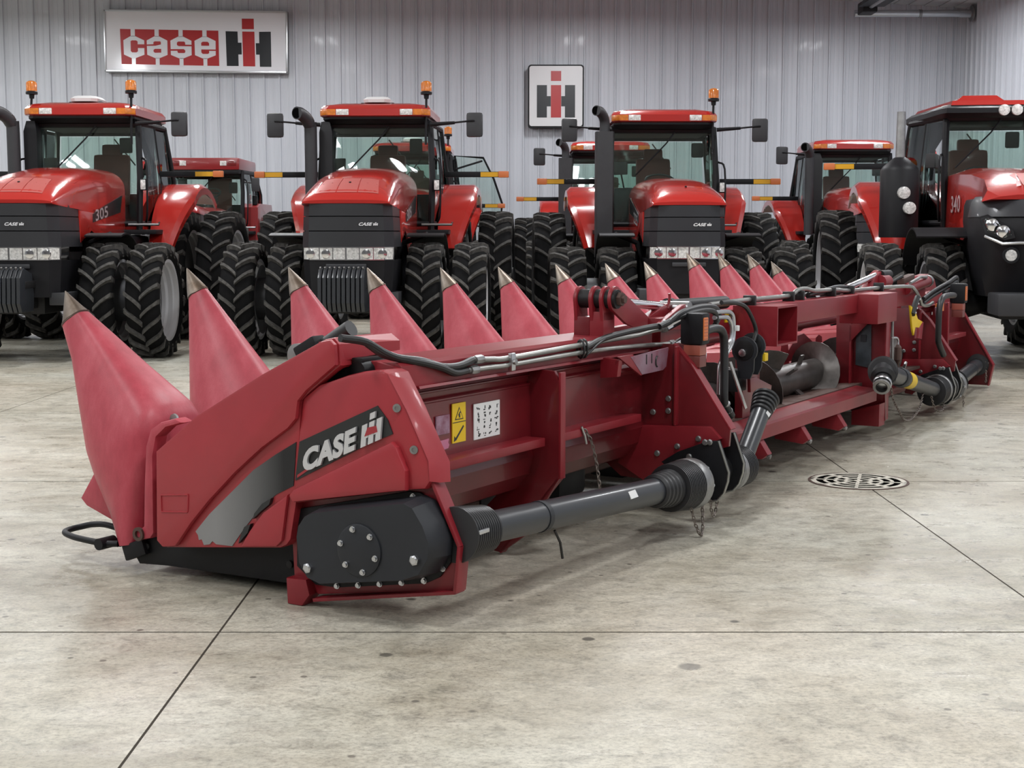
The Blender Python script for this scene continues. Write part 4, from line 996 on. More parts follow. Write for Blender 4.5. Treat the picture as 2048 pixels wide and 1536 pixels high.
MB().exu([(-1.603, 0.655), (-1.976, 0.818), (-2.022, 0.768), (-2.045, 0.717), (-1.922, 0.665), (-1.578, 0.500)], -0.340, -0.334).obj('black_decal', 'decal_black', rp_)
MB().exu([(-1.590, 0.512), (-1.675, 0.566), (-1.672, 0.574), (-1.591, 0.524)], -0.3425, -0.338).obj('red_pinstripe', 'plastic_panel', rp_)
tm = MB(); add_text(tm, 'CASE', (-0.343, -1.628, 0.543), (0, -0.257, 0.1115), (0, 0.0, 0.079), bold=0.07, shear=0.12, depth=(-0.010, 0, 0)); tm.obj('lettering', 'decal_silver', rp_, smooth=False)
tm = MB(); ih_mark(tm, (-0.343, -1.905, 0.655), (0, -0.092, 0.040), (0, -0.012, 0.112), (-0.010, 0, 0)); tm.obj('emblem', 'decal_silver', rp_, smooth=False)
MB().exu([(-1.925, .70), (-1.985, .722), (-1.98, .745), (-1.94, .735)], -0.3545, -0.350).obj('worn_patch', 'plastic_panel', rp_)
# --- end sheet behind the chain case, with its folded rear edge and foot
es = MB().exu([(-2.02, .93), (-2.165, .61), (-2.315, .316), (-2.295, .143), (-1.64, .045), (-1.52, .10), (-1.50, .50), (-1.70, .85)], -0.285, -0.255, 0.006).obj('end_sheet', 'paint_header', hd)
for a, b in (((-2.165, .615), (-2.318, .316)), ((-2.318, .318), (-2.298, .143)), ((-2.298, .143), (-1.635, .027))):
    d = Vector((0, b[0]-a[0], b[1]-a[1])).normalized(); n_ = Vector((0, -d.z, d.y))*0.007
    MB().ext([(-0.315, a[0]+n_.y, a[1]+n_.z), (-0.315, b[0]+n_.y, b[1]+n_.z), (-0.315, b[0]-n_.y, b[1]-n_.z), (-0.315, a[0]-n_.y, a[1]-n_.z)], (0.07, 0, 0), 0.003).obj('folded_edge', 'paint_header', es)
MB().exu([(-1.615, .11), (-1.632, .05), (-1.592, .001), (-1.520, .001), (-1.515, .105)], -0.33, -0.25, 0.008).obj('foot', 'paint_header', es)
for v, z in ((-2.03, .815), (-2.105, .665)):
    MB().lathe([(0.016, 0), (0.016, 0.006), (0.008, 0.006), (0.008, 0.003), (0, 0.003)], (-0.338, v-.035, z), (-1, -0.3, 0), 14, cap=False).obj('rivet', 'steel_dull', es)
# --- gear case
FL = [(-1.551, 0.378), (-2.085, 0.499), (-2.136, 0.499), (-2.195, 0.471), (-2.245, 0.405), (-2.279, 0.324), (-2.273, 0.252), (-2.223, 0.189), (-2.159, 0.157), (-1.742, 0.088), (-1.639, 0.086), (-1.546, 0.15)]
gc = MB().exu(FL, -0.300, -0.286, 0.004).obj('gear_case_flange', 'plastic_black', hd)
def ins(P, k):
    cy = sum(p[0] for p in P)/len(P); cz = sum(p[1] for p in P)/len(P)
    return [(cy+(p[0]-cy)*k, cz+(p[1]-cz)*k) for p in P]
CF = [(-1.637, 0.298), (-1.647, 0.343), (-1.675, 0.379), (-1.717, 0.402), (-2.150, 0.482), (-2.19, 0.468), (-2.236, 0.405), (-2.262, 0.342), (-2.258, 0.284), (-2.215, 0.219), (-2.139, 0.188), (-1.748, 0.126), (-1.689, 0.142), (-1.649, 0.196)]
c_in = CF; c_out = ins(CF, 1.06)
MB().loft([[(-0.295, a, b) for a, b in c_out], [(-0.33, a, b) for a, b in c_out], [(-0.405, a, b) for a, b in c_in], [(-0.418, a, b) for a, b in ins(CF, .975)]]).obj('gear_case_cover', 'case_grey', gc, angle=28)
cvr = MB(); cvr.lathe([(0.100, 0), (0.100, 0.008), (0.092, 0.011), (0, 0.011)], (-0.416, -1.945, .282), (-1, 0, 0), 40, cap=False); cvr.obj('round_cover', 'case_grey', gc)
bolt = MB().lathe([(0.0125, 0), (0.0125, 0.004), (0.009, 0.004), (0.009, 0.012), (0, 0.012)], (0, 0, 0), (-1, 0, 0), 8, cap=False).mesh('bolt', 'steel')
for k, (v, z) in enumerate([(-2.109, 0.482), (-2.21, 0.433), (-2.26, 0.323), (-2.24, 0.225), (-2.156, 0.168), (-2.054, 0.148), (-1.952, 0.130), (-1.85, 0.112), (-1.747, 0.096)]): link('bolt', bolt, gc, loc=(-0.300, v, z))
for k in range(6):
    a = 2*PI*k/6+0.25; link('bolt', bolt, gc, loc=(-0.427, -1.945+.082*math.cos(a), .282+.082*math.sin(a)))
plug = MB().lathe([(0.020, 0), (0.020, 0.012), (0.013, 0.016), (0, 0.016)], (0, 0, 0), (-1, 0, 0), 6, cap=False).mesh('plug', 'steel')
for v, z in ((-1.702, .186), (-2.197, .275)): link('plug', plug, gc, loc=(-0.418, v, z))
link('plug', plug, gc, loc=(-0.385, -2.13, .455))
# --- black divider frame under the near shield
bf = MB().exu([(-0.56, .115), (-0.52, .09), (-0.585, .055), (-0.604, .03), (-0.768, .040), (-1.55, .05), (-1.58, .25), (-0.70, .16)], -0.22, -0.16, 0.006).obj('divider_frame', 'plastic_black', hd)
MB().b2((-0.16, -1.6, .04), (0.45, -0.70, .20), 0.02).obj('skid_plate', 'cast_iron', bf)
MB().box((-0.235, -0.60, .095), (0.03, 0.13, 0.07), bev=0.008, rx=-0.35).obj('bracket', 'plastic_black', bf)
hk = MB().tube([(-0.10, -0.50, .115), (-0.10, -0.30, .145), (-0.10, -0.20, .140), (-0.12, -0.145, .128), (-0.17, -0.12, .120), (-0.22, -0.145, .118), (-0.25, -0.22, .115), (-0.26, -0.30, .112), (-0.26, -0.43, .108), (-0.24, -0.50, .11)], 0.014, 12, smooth=4).obj('tow_loop', 'plastic_black', hd)
MB().cyl((-0.29, -0.43, .108), (-0.20, -0.43, .108), 0.026, 14).obj('loop_boss', 'plastic_black', hk)
for v, z in ((-0.56, .075), (-0.66, .115), (-1.45, .13), (-0.50, .11)):
    MB().lathe([(0.016, 0), (0.016, 0.01), (0, 0.012)], (-0.222, v, z), (-1, 0, 0), 8, cap=False).obj('bolt', 'cast_iron', bf)
# gas strut, chrome pulley and bracket seen over the near shield
gs = MB().tube([(-0.02, -0.98, .700), (-0.02, -1.23, .83), (-0.02, -1.47, .965)], [0.020, 0.022, 0.024], 10).obj('lift_strut', 'plastic_black', hd)
MB().lathe([(0.05, 0), (0.05, 0.03), (0.02, 0.035), (0, 0.035)], (0.0, -1.34, .955), (-1, 0, 0), 24).obj('pulley', 'steel_dull', gs)
MB().box((-0.02, -1.41, .985), (0.08, 0.12, 0.07), bev=0.01, rx=-0.5).obj('strut_bracket', 'plastic_black', gs)
MB().tube([(0.0, -1.46, 1.00), (0.0, -1.60, 1.075)], [0.030, 0.036], 12).obj('strut_boot', 'hose', gs)
MB().lathe([(0.022, 0), (0.022, 0.012), (0, 0.014)], (-0.10, -0.72, .66), (-1, 0, 0), 8).obj('pivot_bolt', 'steel_dull', gs)
# --- rear beam, trough sheets and ribs of the two folding wings
def wing(u0, u1, sgn, dv=0.0, dz=0.0):
    SH = lambda P_: [(a+dv, b+dz) for a, b in P_]
    MB().exu(SH([(-1.78, .872), (-1.99, .872), (-2.0, .868), (-2.0, .955), (-1.985, .968), (-1.78, .972)]), u0, u1, 0.006).obj('top_beam', 'paint_header', hd, angle=25)
    MB().exu(SH([(-1.965, .872), (-2.012, .872), (-2.018, .862), (-1.965, .858)]), u0+.1, u1-.05, 0.002).obj('beam_lip', 'paint_header', hd)
    prof = [(-1.935, .87), (-1.945, .835), (-1.935, .80), (-1.95, .785), (-1.955, .56), (-1.955, .52), (-1.968, .47), (-1.948, .39), (-1.88, .315), (-1.75, .265), (-1.50, .25)]
    inner = [(v+0.02 if k < 8 else v+0.01, z+(0.0 if k < 7 else 0.015)) for k, (v, z) in enumerate(prof)][::-1]
    MB().exu(SH(prof+inner), u0, u1).obj('trough_sheet', 'paint_shaded', hd, angle=25)
    for z in (.832, .792):
        MB().tube([(u0+.15, -1.946+dv, z+dz), (u1-.1, -1.946+dv, z+dz)], 0.006, 6).obj('pressed_rib', 'paint_shaded', hd)
wing(-0.22, 2.0, 1); wing(7.12, 9.30, -1, 0.15, -0.03)
MB().exu([(-1.90, .97), (-2.0, .95), (-2.0, .80), (-1.965, .80), (-1.88, .90)], -0.235, -0.21, 0.004).obj('beam_end_plate', 'paint_header', hd)
for a, b, dv in ((-.06, .80, 0), (.92, 1.775, 0), (7.35, 8.2, .15), (8.33, 9.2, .15)):
    MB().b2((a, -2.05+dv, .525-dv*.2), (b, -1.95+dv, .563-dv*.2), 0.004).obj('cross_bar', 'paint_header', hd)
for u, dv in ((.856, 0), (8.28, .15)):
    rb = MB().exu([(v_+dv, z_) for v_, z_ in [(-1.92, .865), (-2.075, .855), (-2.10, .807), (-2.10, .377), (-1.92, .10), (-1.80, .012), (-1.74, .02), (-1.70, .20), (-1.80, .30), (-1.94, .45)]], u-.02, u, 0.003).obj('support_rib', 'paint_shaded', hd)
    MB().b2((u-.02, -2.108+dv, .377), (u+.025, -2.096+dv, .85), 0.002).obj('rib_flange', 'paint_header', rb)
    MB().ext([(u-.02, -2.10+dv, .377), (u+.025, -2.10+dv, .377), (u+.025, -1.80+dv, .010), (u-.02, -1.80+dv, .010)], (0, 0.010, 0.004)).obj('rib_flange', 'paint_header', rb)
# lower decals on the near wing
dz = [('yellow_label', 'yellow', (.196, .606, .296, .768)), ('white_label', 'white', (.360, .60, .566, .750)), ('torn_label', 'decal_lilac', (.078, .653, .176, .729))]
for nm, m_, (a, b, c, d) in dz: MB().b2((a, -1.9585, b), (c, -1.954, d)).obj(nm, m_, hd)
pk = MB().exv([(.081, .632), (.12, .628), (.171, .630), (.165, .615), (.173, .605), (.165, .592), (.12, .588), (.10, .596), (.085, .594)], -1.9585, -1.954).obj('torn_label', 'decal_pink', hd)
wl = MB()
wl.exv([(.246, .752), (.278, .700), (.214, .700)], -1.9595, -1.958); wl.b2((.198, -1.9595, .6885), (.294, -1.958, .6915))
wl.exv([(.214, .622), (.224, .618), (.282, .668), (.276, .674)], -1.9595, -1.958); wl.exv([(.210, .635), (.226, .618), (.206, .612)], -1.9595, -1.958)
wl.obj('warning_pictogram', 'decal_black', hd)['kind'] = 'stuff'
w2 = MB(); w2.exv([(.246, .744), (.271, .704), (.221, .704)], -1.9603, -1.959); w2.obj('warning_triangle', 'yellow', hd)
w3 = MB(); w3.b2((.241, -1.961, .708), (.251, -1.960, .722)); w3.exv([(.236, .716), (.256, .728), (.250, .734), (.238, .722)], -1.961, -1.960); w3.obj('warning_hand', 'decal_black', hd)['kind'] = 'stuff'
sc = MB()
rnd = random.Random(3)
for c in range(4):
    for r in range(5):
        x = .378+.048*c; z = .722-.027*r
        for q in range(3):
            a = rnd.uniform(0, PI); l = rnd.uniform(.006, .014); xx = x+rnd.uniform(0, .02); zz = z+rnd.uniform(-.006, .010)
            sc.b2((xx, -1.9595, zz), (xx+l*abs(math.cos(a))+.002, -1.958, zz+l*abs(math.sin(a))*.8+.002))
sc.obj('printed_figures', 'shaft_grey', hd)['kind'] = 'stuff'
# --- side plates of the centre frame
def side_frame(u, s, dv=0.0, dz=0.0):
    at = (0, dv, dz)
    sp = MB().exu([(-1.70, .90), (-2.12, .90), (-2.217, .801), (-2.436, .483), (-2.43, .40), (-2.088, .29), (-1.981, .193), (-1.83, .20), (-1.70, .30)], u-.01, u+.01, 0.002).obj('frame_side_plate', 'paint_shaded', hd, loc=at)
    def strip(a, b, wd, nm='plate_flange', m_='paint_header'):
        d = Vector((0, b[0]-a[0], b[1]-a[1])).normalized(); n_ = Vector((0, -d.z, d.y))*0.006
        MB().ext([(u-.01, a[0]+n_.y, a[1]+n_.z), (u-.01, b[0]+n_.y, b[1]+n_.z), (u-.01, b[0]-n_.y, b[1]-n_.z), (u-.01, a[0]-n_.y, a[1]-n_.z)], (wd, 0, 0), 0.002).obj(nm, m_, sp)
    strip((-2.217, .801), (-2.436, .483), 0.07*s); strip((-2.12, .90), (-2.217, .801), 0.07*s)
    MB().b2((u-.045, -2.155, .49), (u-.008, -2.143, .89), 0.002).obj('stiffener', 'paint_header', sp)
    lp = MB().exu([(-1.90, .476), (-2.34, .497), (-2.40, .44), (-2.13, .31), (-1.981, .193), (-1.83, .274)], u-.045, u-.012, 0.004).obj('lower_plate', 'paint_header', sp)
    bt = MB().lathe([(0.016, 0), (0.016, 0.005), (0.011, 0.008), (0.011, 0.016), (0, 0.017)], (0, 0, 0), (-1, 0, 0), 8, cap=False).mesh('bolt', 'steel_dull')
    for v, z in ((-2.056, .342), (-2.167, .386), (-2.282, .433)): link('bolt', bt, sp, loc=(u-.045, v, z))
    for v, z in ((-2.015, .548), (-2.10, .622), (-2.10, .559)): link('bolt', bt, sp, loc=(u-.012, v, z))
    BR = [(-2.32, .431), (-2.378, .435), (-2.434, .282), (-2.430, .235), (-2.41, .175), (-2.378, .138), (-2.329, .124), (-2.27, .135), (-2.218, .18), (-2.095, .306), (-2.185, .364)]
    BR = [(v-.028 if v < -2.2 else v, z) for v, z in BR]
    b1 = MB().exu(BR, u-.085, u-.055, 0.006).obj('bearing_plate', 'plastic_black', hd, loc=at)
    RIM = [(-2.378, .435), (-2.434, .282), (-2.430, .235), (-2.41, .175), (-2.378, .138), (-2.329, .124), (-2.27, .135)]
    RIM = [(v-.028, z) for v, z in RIM]
    MB().tube([(u-.086, v, z) for v, z in RIM], 0.006, 6).obj('plate_edge', 'line_steel', b1)
    b2_ = MB().exu([(v+.0, z+.018) for v, z in BR], u+.115, u+.145, 0.006).obj('bearing_plate', 'plastic_black', hd, loc=at)
    MB().tube([(u+.114, v, z+.018) for v, z in RIM], 0.006, 6).obj('plate_edge', 'line_steel', b2_)
    for bb, uu, dzz in ((b1, u-.085, 0), (b2_, u+.115, .018)):
        for v, z in ((-2.335, .424), (-2.36, .426), (-2.25, .345), (-2.33, .15)): link('bolt', bt, bb, loc=(uu, v, z+dzz))
    MB().cyl((u-.055, -2.33, .25), (u+.115, -2.33, .26), 0.075, 20).obj('bearing_hub', 'cast_iron', b1)
    return sp
side_frame(2.0, 1)
side_frame(7.12, 1, 0.13, -0.05)
# slotted tag plate hanging below the near beam
tp = MB().exv([(1.53, .868), (1.965, .885), (1.94, .79), (1.90, .775), (1.66, .772)], -2.108, -2.098, 0.002).obj('tag_plate', 'tag_lilac', hd, 'lilac faded plate with slots')
MB().exv([(1.40, .878), (1.56, .878), (1.68, .772), (1.65, .768)], -2.106, -2.095, 0.002).obj('tag_bracket', 'paint_header', tp)
for x in (1.70, 1.76): MB().b2((x, -2.111, .82), (x+.006, -2.107, .868)).obj('slot', 'decal_black', tp)
q = MB().tube([(1.825+.018*math.cos(a), -2.111, .825+.026*math.sin(a)) for a in [PI*.5+PI*k/8 for k in range(9)]], 0.004, 6).obj('slot', 'decal_black', tp)
MB().tube([(1.50, -2.03, .80), (1.70, -2.03, .80)], 0.03, 10).obj('pivot_tube', 'paint_shaded', hd)
MB().exu([(-2.0, .87), (-2.10, .86), (-2.09, .78), (-2.0, .77)], 1.42, 1.46, 0.003).obj('bracket', 'paint_header', hd)
# --- near drive shaft
def bellows(mb, a, b, prof, n=28):
    a = Vector(a); b = Vector(b); d = b-a; L = d.length
    mb.lathe([(r, t*L) for t, r in prof], a, d, n); return mb
def drive_shaft(A, B, rs=0.062):
    A = Vector(A); B = Vector(B); d = (B-A).normalized(); L = (B-A).length
    t = MB().cyl(A+d*.12, B-d*.12, rs, 28).obj('shaft_tube', 'shaft_grey', hd)
    MB().lathe([(rs+.003, 0), (rs+.003, .03)], A+d*(L*.32), d, 28).obj('tube_seam', 'case_grey', t)
    ring = [(0, .075)]
    n = 12
    for k in range(n):
        ring += [((k+.12)/n, .104-.014*k/n), ((k+.55)/n, .106-.014*k/n), ((k+.66)/n, .090-.014*k/n), ((k+.97)/n, .090-.014*k/n)]
    bellows(MB(), A-d*.02, A+d*.17, ring+[(1, .065)]).obj('ribbed_guard', 'boot_rubber', t, angle=25)
    MB().box(A+d*.02+Vector((0, -.095, .02)), (.07, .02, .016), bev=0.004).obj('guard_clip', 'steel', t)
    # far end: bellows boot, fine ribbed cone, silver collar
    ring = [(0, .066)]; n = 6
    for k in range(n): ring += [((k+.25)/n, .078+.018*k/n), ((k+.6)/n, .080+.018*k/n), ((k+.72)/n, .066+.018*k/n), ((k+.97)/n, .066+.018*k/n)]
    bellows(MB(), B-d*.16, B+d*.04, ring+[(1, .09)]).obj('rubber_boot', 'boot_rubber', t, angle=25)
    ring = [(0, .098)]; n = 11
    for k in range(n): ring += [((k+.12)/n, .114+.01*k/n), ((k+.55)/n, .115+.01*k/n), ((k+.66)/n, .100+.01*k/n), ((k+.97)/n, .100+.01*k/n)]
    bellows(MB(), B+d*.00, B+d*.17, ring+[(1, .112)]).obj('ribbed_guard', 'boot_rubber', t, angle=25)
    MB().lathe([(.122, 0), (.126, .01), (.126, .075), (.118, .085)], B+d*.165, d, 32).obj('guard_collar', 'steel_dull', t, angle=40)
    for k in range(8):
        a = 2*PI*k/8; e1 = d.orthogonal().normalized(); e2 = d.cross(e1)
        MB().lathe([(.011, 0), (.011, .02), (0, .024)], B+d*.235+(e1*math.cos(a)+e2*math.sin(a))*.112, d, 8).obj('bolt', 'steel', t)
    return t
t_ = drive_shaft((-0.27, -2.285, .352), (1.50, -2.330, .256))
MB().box((1.02, -2.372, .305), (.07, .008, .035), rx=-0.5).obj('paper_label', 'white', t_)
MB().tube([(.42, -2.31, .245), (.45, -2.32, .19), (.47, -2.32, .12)], 0.006, 6).obj('hanging_tie', 'hose', t_)
t2_ = drive_shaft((9.36, -1.985, .215), (7.58, -2.19, .205))
# second coupling beyond the bearing plates and the stored telescopic shafts
def tele(A, B, rs, r1, name='stored_shaft'):
    A = Vector(A); B = Vector(B); d = (B-A).normalized()
    t = MB().cyl(A, B, rs, 24).obj(name, 'shaft_grey', hd)
    ring = [(0, rs+.003)]; n = 5
    for k in range(n):
        r = rs+.004+(r1-rs-.004)*(k+1)/n
        ring += [((k+.15)/n, r), ((k+.6)/n, r+.002), ((k+.72)/n, r-.012), ((k+.97)/n, r-.012)]
    bellows(MB(), B-d*.08, B+d*.06, ring+[(1, rs)]).obj('rubber_boot', 'boot_rubber', t, angle=25)
    return t, d
def drum(c, axis, r, L_, par):
    ring = [(0, r*.6), (.02, r-.004)]; n = 9
    for k in range(n): ring += [(.04+.9*(k+.12)/n, r), (.04+.9*(k+.55)/n, r), (.04+.9*(k+.66)/n, r-.013), (.04+.9*(k+.97)/n, r-.013)]
    c = Vector(c); ax_ = Vector(axis).normalized()
    o = bellows(MB(), c-ax_*L_/2, c+ax_*L_/2, ring+[(1, r*.6)]).obj('ribbed_guard', 'boot_rubber', par, angle=25)
    return o
t3, d3 = tele((2.30, -2.37, .25), (2.73, -2.33, .530), 0.050, 0.074)
dr_ = drum((2.265, -2.355, .25), (1, -.05, .05), .108, .15, t3)
MB().lathe([(.100, 0), (.112, .01), (.112, .05), (.10, .06)], (2.15, -2.35, .25), (1, 0, 0), 28).obj('guard_collar', 'steel_dull', t3)
MB().box((2.66, -2.384, .495), (.05, .008, .03), ry=-0.5, rx=-.4).obj('paper_label', 'white', t3)
MB().box((2.735, -2.382, .520), (.03, .008, .045), ry=-0.5, rx=-.2).obj('paper_label', 'white', t3)
A4, B4 = Vector((6.75, -2.22, .232)), Vector((5.02, -2.33, .520))
t4, d4 = tele(A4, B4, 0.060, 0.102)
MB().lathe([(.063, 0), (.063, .17)], A4+d4*.92, d4, 24).obj('yellow_band', 'yellow', t4)
MB().lathe([(.064, 0), (.072, .02), (.072, .10), (.066, .12)], A4+d4*1.16, d4, 24).obj('shaft_collar', 'case_grey', t4)
MB().tube([A4+d4*1.14+Vector((0, 0, .06)), A4+d4*1.14+Vector((-.02, -.02, .11)), A4+d4*1.12+Vector((-.03, -.02, .12))], 0.012, 8).obj('locking_pin', 'steel_dull', t4)
ya = Vector((-.86, -.16, -.48)).normalized()
MB().lathe([(.070, -.02), (.085, .0), (.085, .07), (.062, .09)], B4, ya, 28).obj('yoke_guard', 'boot_rubber', t4)
MB().lathe([(.052, .08), (.052, .19), (.034, .19), (.034, .12), (0, .12)], B4, ya, 24, cap=False).obj('yoke', 'cast_iron', t4)
MB().lathe([(.060, .125), (.063, .13), (.063, .15), (.060, .155)], B4, ya, 24).obj('yoke_collar', 'steel', t4)
MB().lathe([(.056, .17), (.058, .175), (.058, .19), (.040, .192)], B4, ya, 24, cap=False).obj('yoke_collar', 'steel_dull', t4)
for u_, r_d in ((6.90, .118), (7.36, .112)):
    drum((u_, -2.195, .205), (1, 0, 0), r_d, .17, t4)
    MB().lathe([(r_d-.002, 0), (r_d+.006, .008), (r_d+.006, .035), (r_d-.002, .045)], (u_+(.085 if u_ < 7 else -.13), -2.195, .205), (1, 0, 0), 32).obj('guard_collar', 'steel_dull', t4)
# --- lower cross tube and feet of the centre frame
lb = MB().exu([(-2.05, .385), (-2.19, .372), (-2.20, .36), (-2.20, .285), (-2.05, .285)], 2.60, 5.3, 0.006).obj('lower_beam', 'paint_header', hd)
MB().exu([(-1.62, .36), (-2.05, .392), (-2.05, .37), (-1.62, .34)], 2.1, 7.0).obj('trough_floor', 'rust', hd)
for u in (3.05, 3.75, 4.45):
    MB().exu([(-2.0, .29), (-2.18, .29), (-2.24, .20), (-2.20, .17), (-2.02, .19)], u, u+.07, 0.006).obj('skid_bracket', 'paint_header', lb)
    MB().lathe([(.014, 0), (.014, .02), (0, .024)], (u+.035, -2.225, .19), (0, -1, -.3), 8).obj('bolt', 'steel_dull', lb)
MB().b2((2.3, -2.0, .20), (6.8, -1.55, .30), 0.02).obj('under_tray', 'paint_shaded', hd)
# --- centre frame: top tube, stub boxes, posts
MB().b2((3.42, -2.15, .92), (5.0, -2.03, 1.045), 0.006).obj('centre_beam', 'paint_header', hd)
MB().b2((2.1, -2.0, .885), (3.10, -1.88, 1.022), 0.006).obj('side_beam', 'paint_header', hd)
bx = MB()
bx.b2((3.08, -2.27, .82), (3.42, -2.0, .832)); bx.b2((3.08, -2.27, 1.035), (3.42, -2.0, 1.047)); bx.b2((3.08, -2.27, .832), (3.092, -2.0, 1.035)); bx.b2((3.408, -2.27, .832), (3.42, -2.0, 1.035)); bx.b2((3.09, -2.04, .83), (3.41, -2.03, 1.04))
bx.obj('hitch_box', 'paint_header', hd, smooth=False)
MB().b2((3.13, -2.05, .20), (3.40, -2.0, .82), 0.006).obj('frame_post', 'paint_shaded', hd)
MB().b2((4.97, -2.29, .845), (5.43, -2.02, 1.048), 0.006).obj('hitch_box', 'paint_header', hd)
pst = MB().exu([(-1.848, .87), (-2.05, .92), (-2.20, .925), (-2.225, .127), (-2.097, .107), (-1.857, .258)], 5.44, 5.46, 0.002).obj('frame_post', 'paint_shaded', hd)
MB().b2((5.44, -2.215, .127), (5.545, -2.20, .925), 0.003).obj('post_flange', 'paint_header', pst)
MB().b2((5.40, -1.975, .26), (5.445, -1.96, .82), 0.002).obj('post_flange', 'paint_header', pst)
MB().exu([(-2.0, .80), (-2.108, .812), (-2.115, .50), (-2.0, .52)], 5.428, 5.438, 0.001).obj('panel', 'panel_blue', pst)
MB().exu([(-2.035, .74), (-2.075, .74), (-2.075, .69), (-2.035, .69)], 5.422, 5.428).obj('panel_socket', 'case_grey', pst)
MB().exu([(-1.96, .80), (-2.01, .845), (-2.11, .845), (-1.96, .68)], 5.40, 5.42, 0.002).obj('gusset', 'paint_header', pst)
MB().exu([(-2.02, .20), (-2.22, .26), (-2.22, .10), (-2.02, .10)], 5.3, 5.44, 0.004).obj('post_foot', 'paint_header', pst)
MB().b2((5.46, -2.05, .90), (7.1, -1.90, 1.04), 0.006).obj('side_beam', 'paint_header', hd)
dm = MB().exv([(5.475, .985), (5.50, 1.03), (5.525, .985), (5.50, .94)], -2.219, -2.214).obj('diamond_reflector', 'white', hd)
MB().b2((5.46, -2.213, .92), (5.56, -2.05, 1.045), 0.004).obj('post_cap', 'paint_header', hd)
MB().b2((2.955, -2.006, .955), (3.06, -2.0, 1.018)).obj('yellow_label', 'yellow', hd)
MB().b2((2.995, -2.009, .975), (3.02, -2.006, .995)).obj('printed_mark', 'decal_black', hd)
# red rear wall of the feeder trough seen through the opening
MB().exu([(-1.45, .25), (-1.47, .50), (-1.40, .52), (-1.38, .25)], 2.05, 7.1, 0.004).obj('trough_front_wall', 'paint_header', hd)
MB().tube([(2.05, -1.55, .80), (7.1, -1.55, .80)], 0.045, 16).obj('cross_shaft', 'paint_shaded', hd)
MB().exv([(4.6, .52), (5.3, .54), (5.6, .70), (5.75, .71), (6.05, .60), (6.1, .52)], -1.50, -1.47, 0.003).obj('deflector', 'paint_header', hd)
# --- auger with two-handed flighting
ag = MB().cyl((2.05, -1.78, .47), (7.09, -1.78, .47), 0.105, 28).obj('auger_tube', 'auger_steel', hd)
def flight(u0, u1, hand, pitch=.52, R=.225, r=.10):
    mb = MB(); n = max(8, int(abs(u1-u0)/pitch*24)); A = []; B = []
    for off in (0, .008):
        ra = []; rb_ = []
        for k in range(n+1):
            t = k/n; u = u0+(u1-u0)*t; a = hand*2*PI*(u-u0)/pitch
            c, s_ = math.cos(a), math.sin(a)
            ra.append((u+off, -1.78+r*c, .47+r*s_)); rb_.append((u+off, -1.78+R*c, .47+R*s_))
        A.append(ra); B.append(rb_)
    rings = [[A[0][k], B[0][k], B[1][k], A[1][k]] for k in range(n+1)]
    mb.loft(rings); return mb.obj('auger_flight', 'auger_steel', ag, angle=50)
flight(2.1, 4.35, 1); flight(4.80, 7.05, -1)
for u in (4.40, 4.58, 4.76): MB().box((u, -1.78, .47), (.07, .34, .012), rx=u*7).obj('auger_paddle', 'auger_steel', ag)
# --- fold hinge on the near wing beam
fh = MB().b2((1.45, -2.0, .955), (1.57, -1.925, 1.085), 0.004).obj('hinge_post', 'paint_header', hd)
def ear(v0, v1, r, nm='hinge_ear'):
    P_ = [(1.45, 1.04), (1.56, 1.04)]+[(1.495+r*math.cos(a), 1.145+r*math.sin(a)) for a in [-.35+(PI+.7)*k/12 for k in range(13)]]
    return MB().exv(P_, v0, v1, 0.003).obj(nm, 'paint_header', fh)
ear(-1.86, -1.842, .060); ear(-1.945, -1.925, .062); ear(-2.0, -1.982, .062)
MB().cyl((1.495, -2.055, 1.145), (1.495, -1.835, 1.145), 0.046, 22).obj('hinge_pin', 'cast_iron', fh)
MB().lathe([(.034, 0), (.034, .03), (.02, .03), (.02, .045), (0, .045)], (1.505, -2.045, 1.145), (0, -1, 0), 6).obj('castle_nut', 'rust', fh)
MB().b2((1.45, -1.925, .955), (1.57, -1.84, 1.06), 0.004).obj('hinge_base', 'paint_shaded', fh)
lk = [(1.505+.062*math.cos(a), 1.145+.062*math.sin(a)) for a in [PI*.3+(PI*1.0)*k/10 for k in range(11)]]
MB().exv(lk+[(1.62, 1.02), (1.70, 1.0), (1.86, .985), (1.86, 1.045), (1.70, 1.12)], -2.040, -2.022, 0.003).obj('hinge_link', 'paint_header', fh)
MB().exv([(1.60, .955), (2.02, .955), (2.42, 1.02), (2.40, 1.085), (2.33, 1.085), (2.0, 1.0), (1.64, .992)], -1.93, -1.88, 0.005).obj('fold_arm', 'paint_header', hd)
MB().exv([(1.92, .955), (2.36, .955), (2.43, 1.03), (2.39, 1.085), (2.33, 1.08)], -2.02, -1.99, 0.004).obj('fold_lug', 'paint_header', hd)
for u, z in ((2.09, .998), (2.18, 1.005)): MB().lathe([(.017, 0), (.017, .01), (0, .016)], (u, -2.02, z), (0, -1, 0), 10).obj('bolt', 'steel', hd)
cr = MB().cyl((1.70, -1.90, 1.125), (2.36, -1.90, 1.068), 0.024, 18).obj('cylinder_rod', 'chrome', hd)
MB().cyl((2.40, -2.03, 1.062), (2.40, -1.86, 1.062), 0.036, 20).obj('cylinder_pin', 'steel', cr)
MB().cyl((2.40, -1.88, 1.065), (3.25, -1.88, 1.055), 0.038, 18).obj('cylinder_body', 'cast_iron', cr)
MB().lathe([(.045, 0), (.045, .05)], (2.44, -1.88, 1.065), (1, 0, 0), 18).obj('cylinder_head', 'case_grey', cr)
MB().tube([(2.34, -1.93, 1.06), (2.36, -1.93, 1.12), (2.355, -1.93, 1.14)], 0.008, 6).obj('lock_pin', 'paint_header', cr)
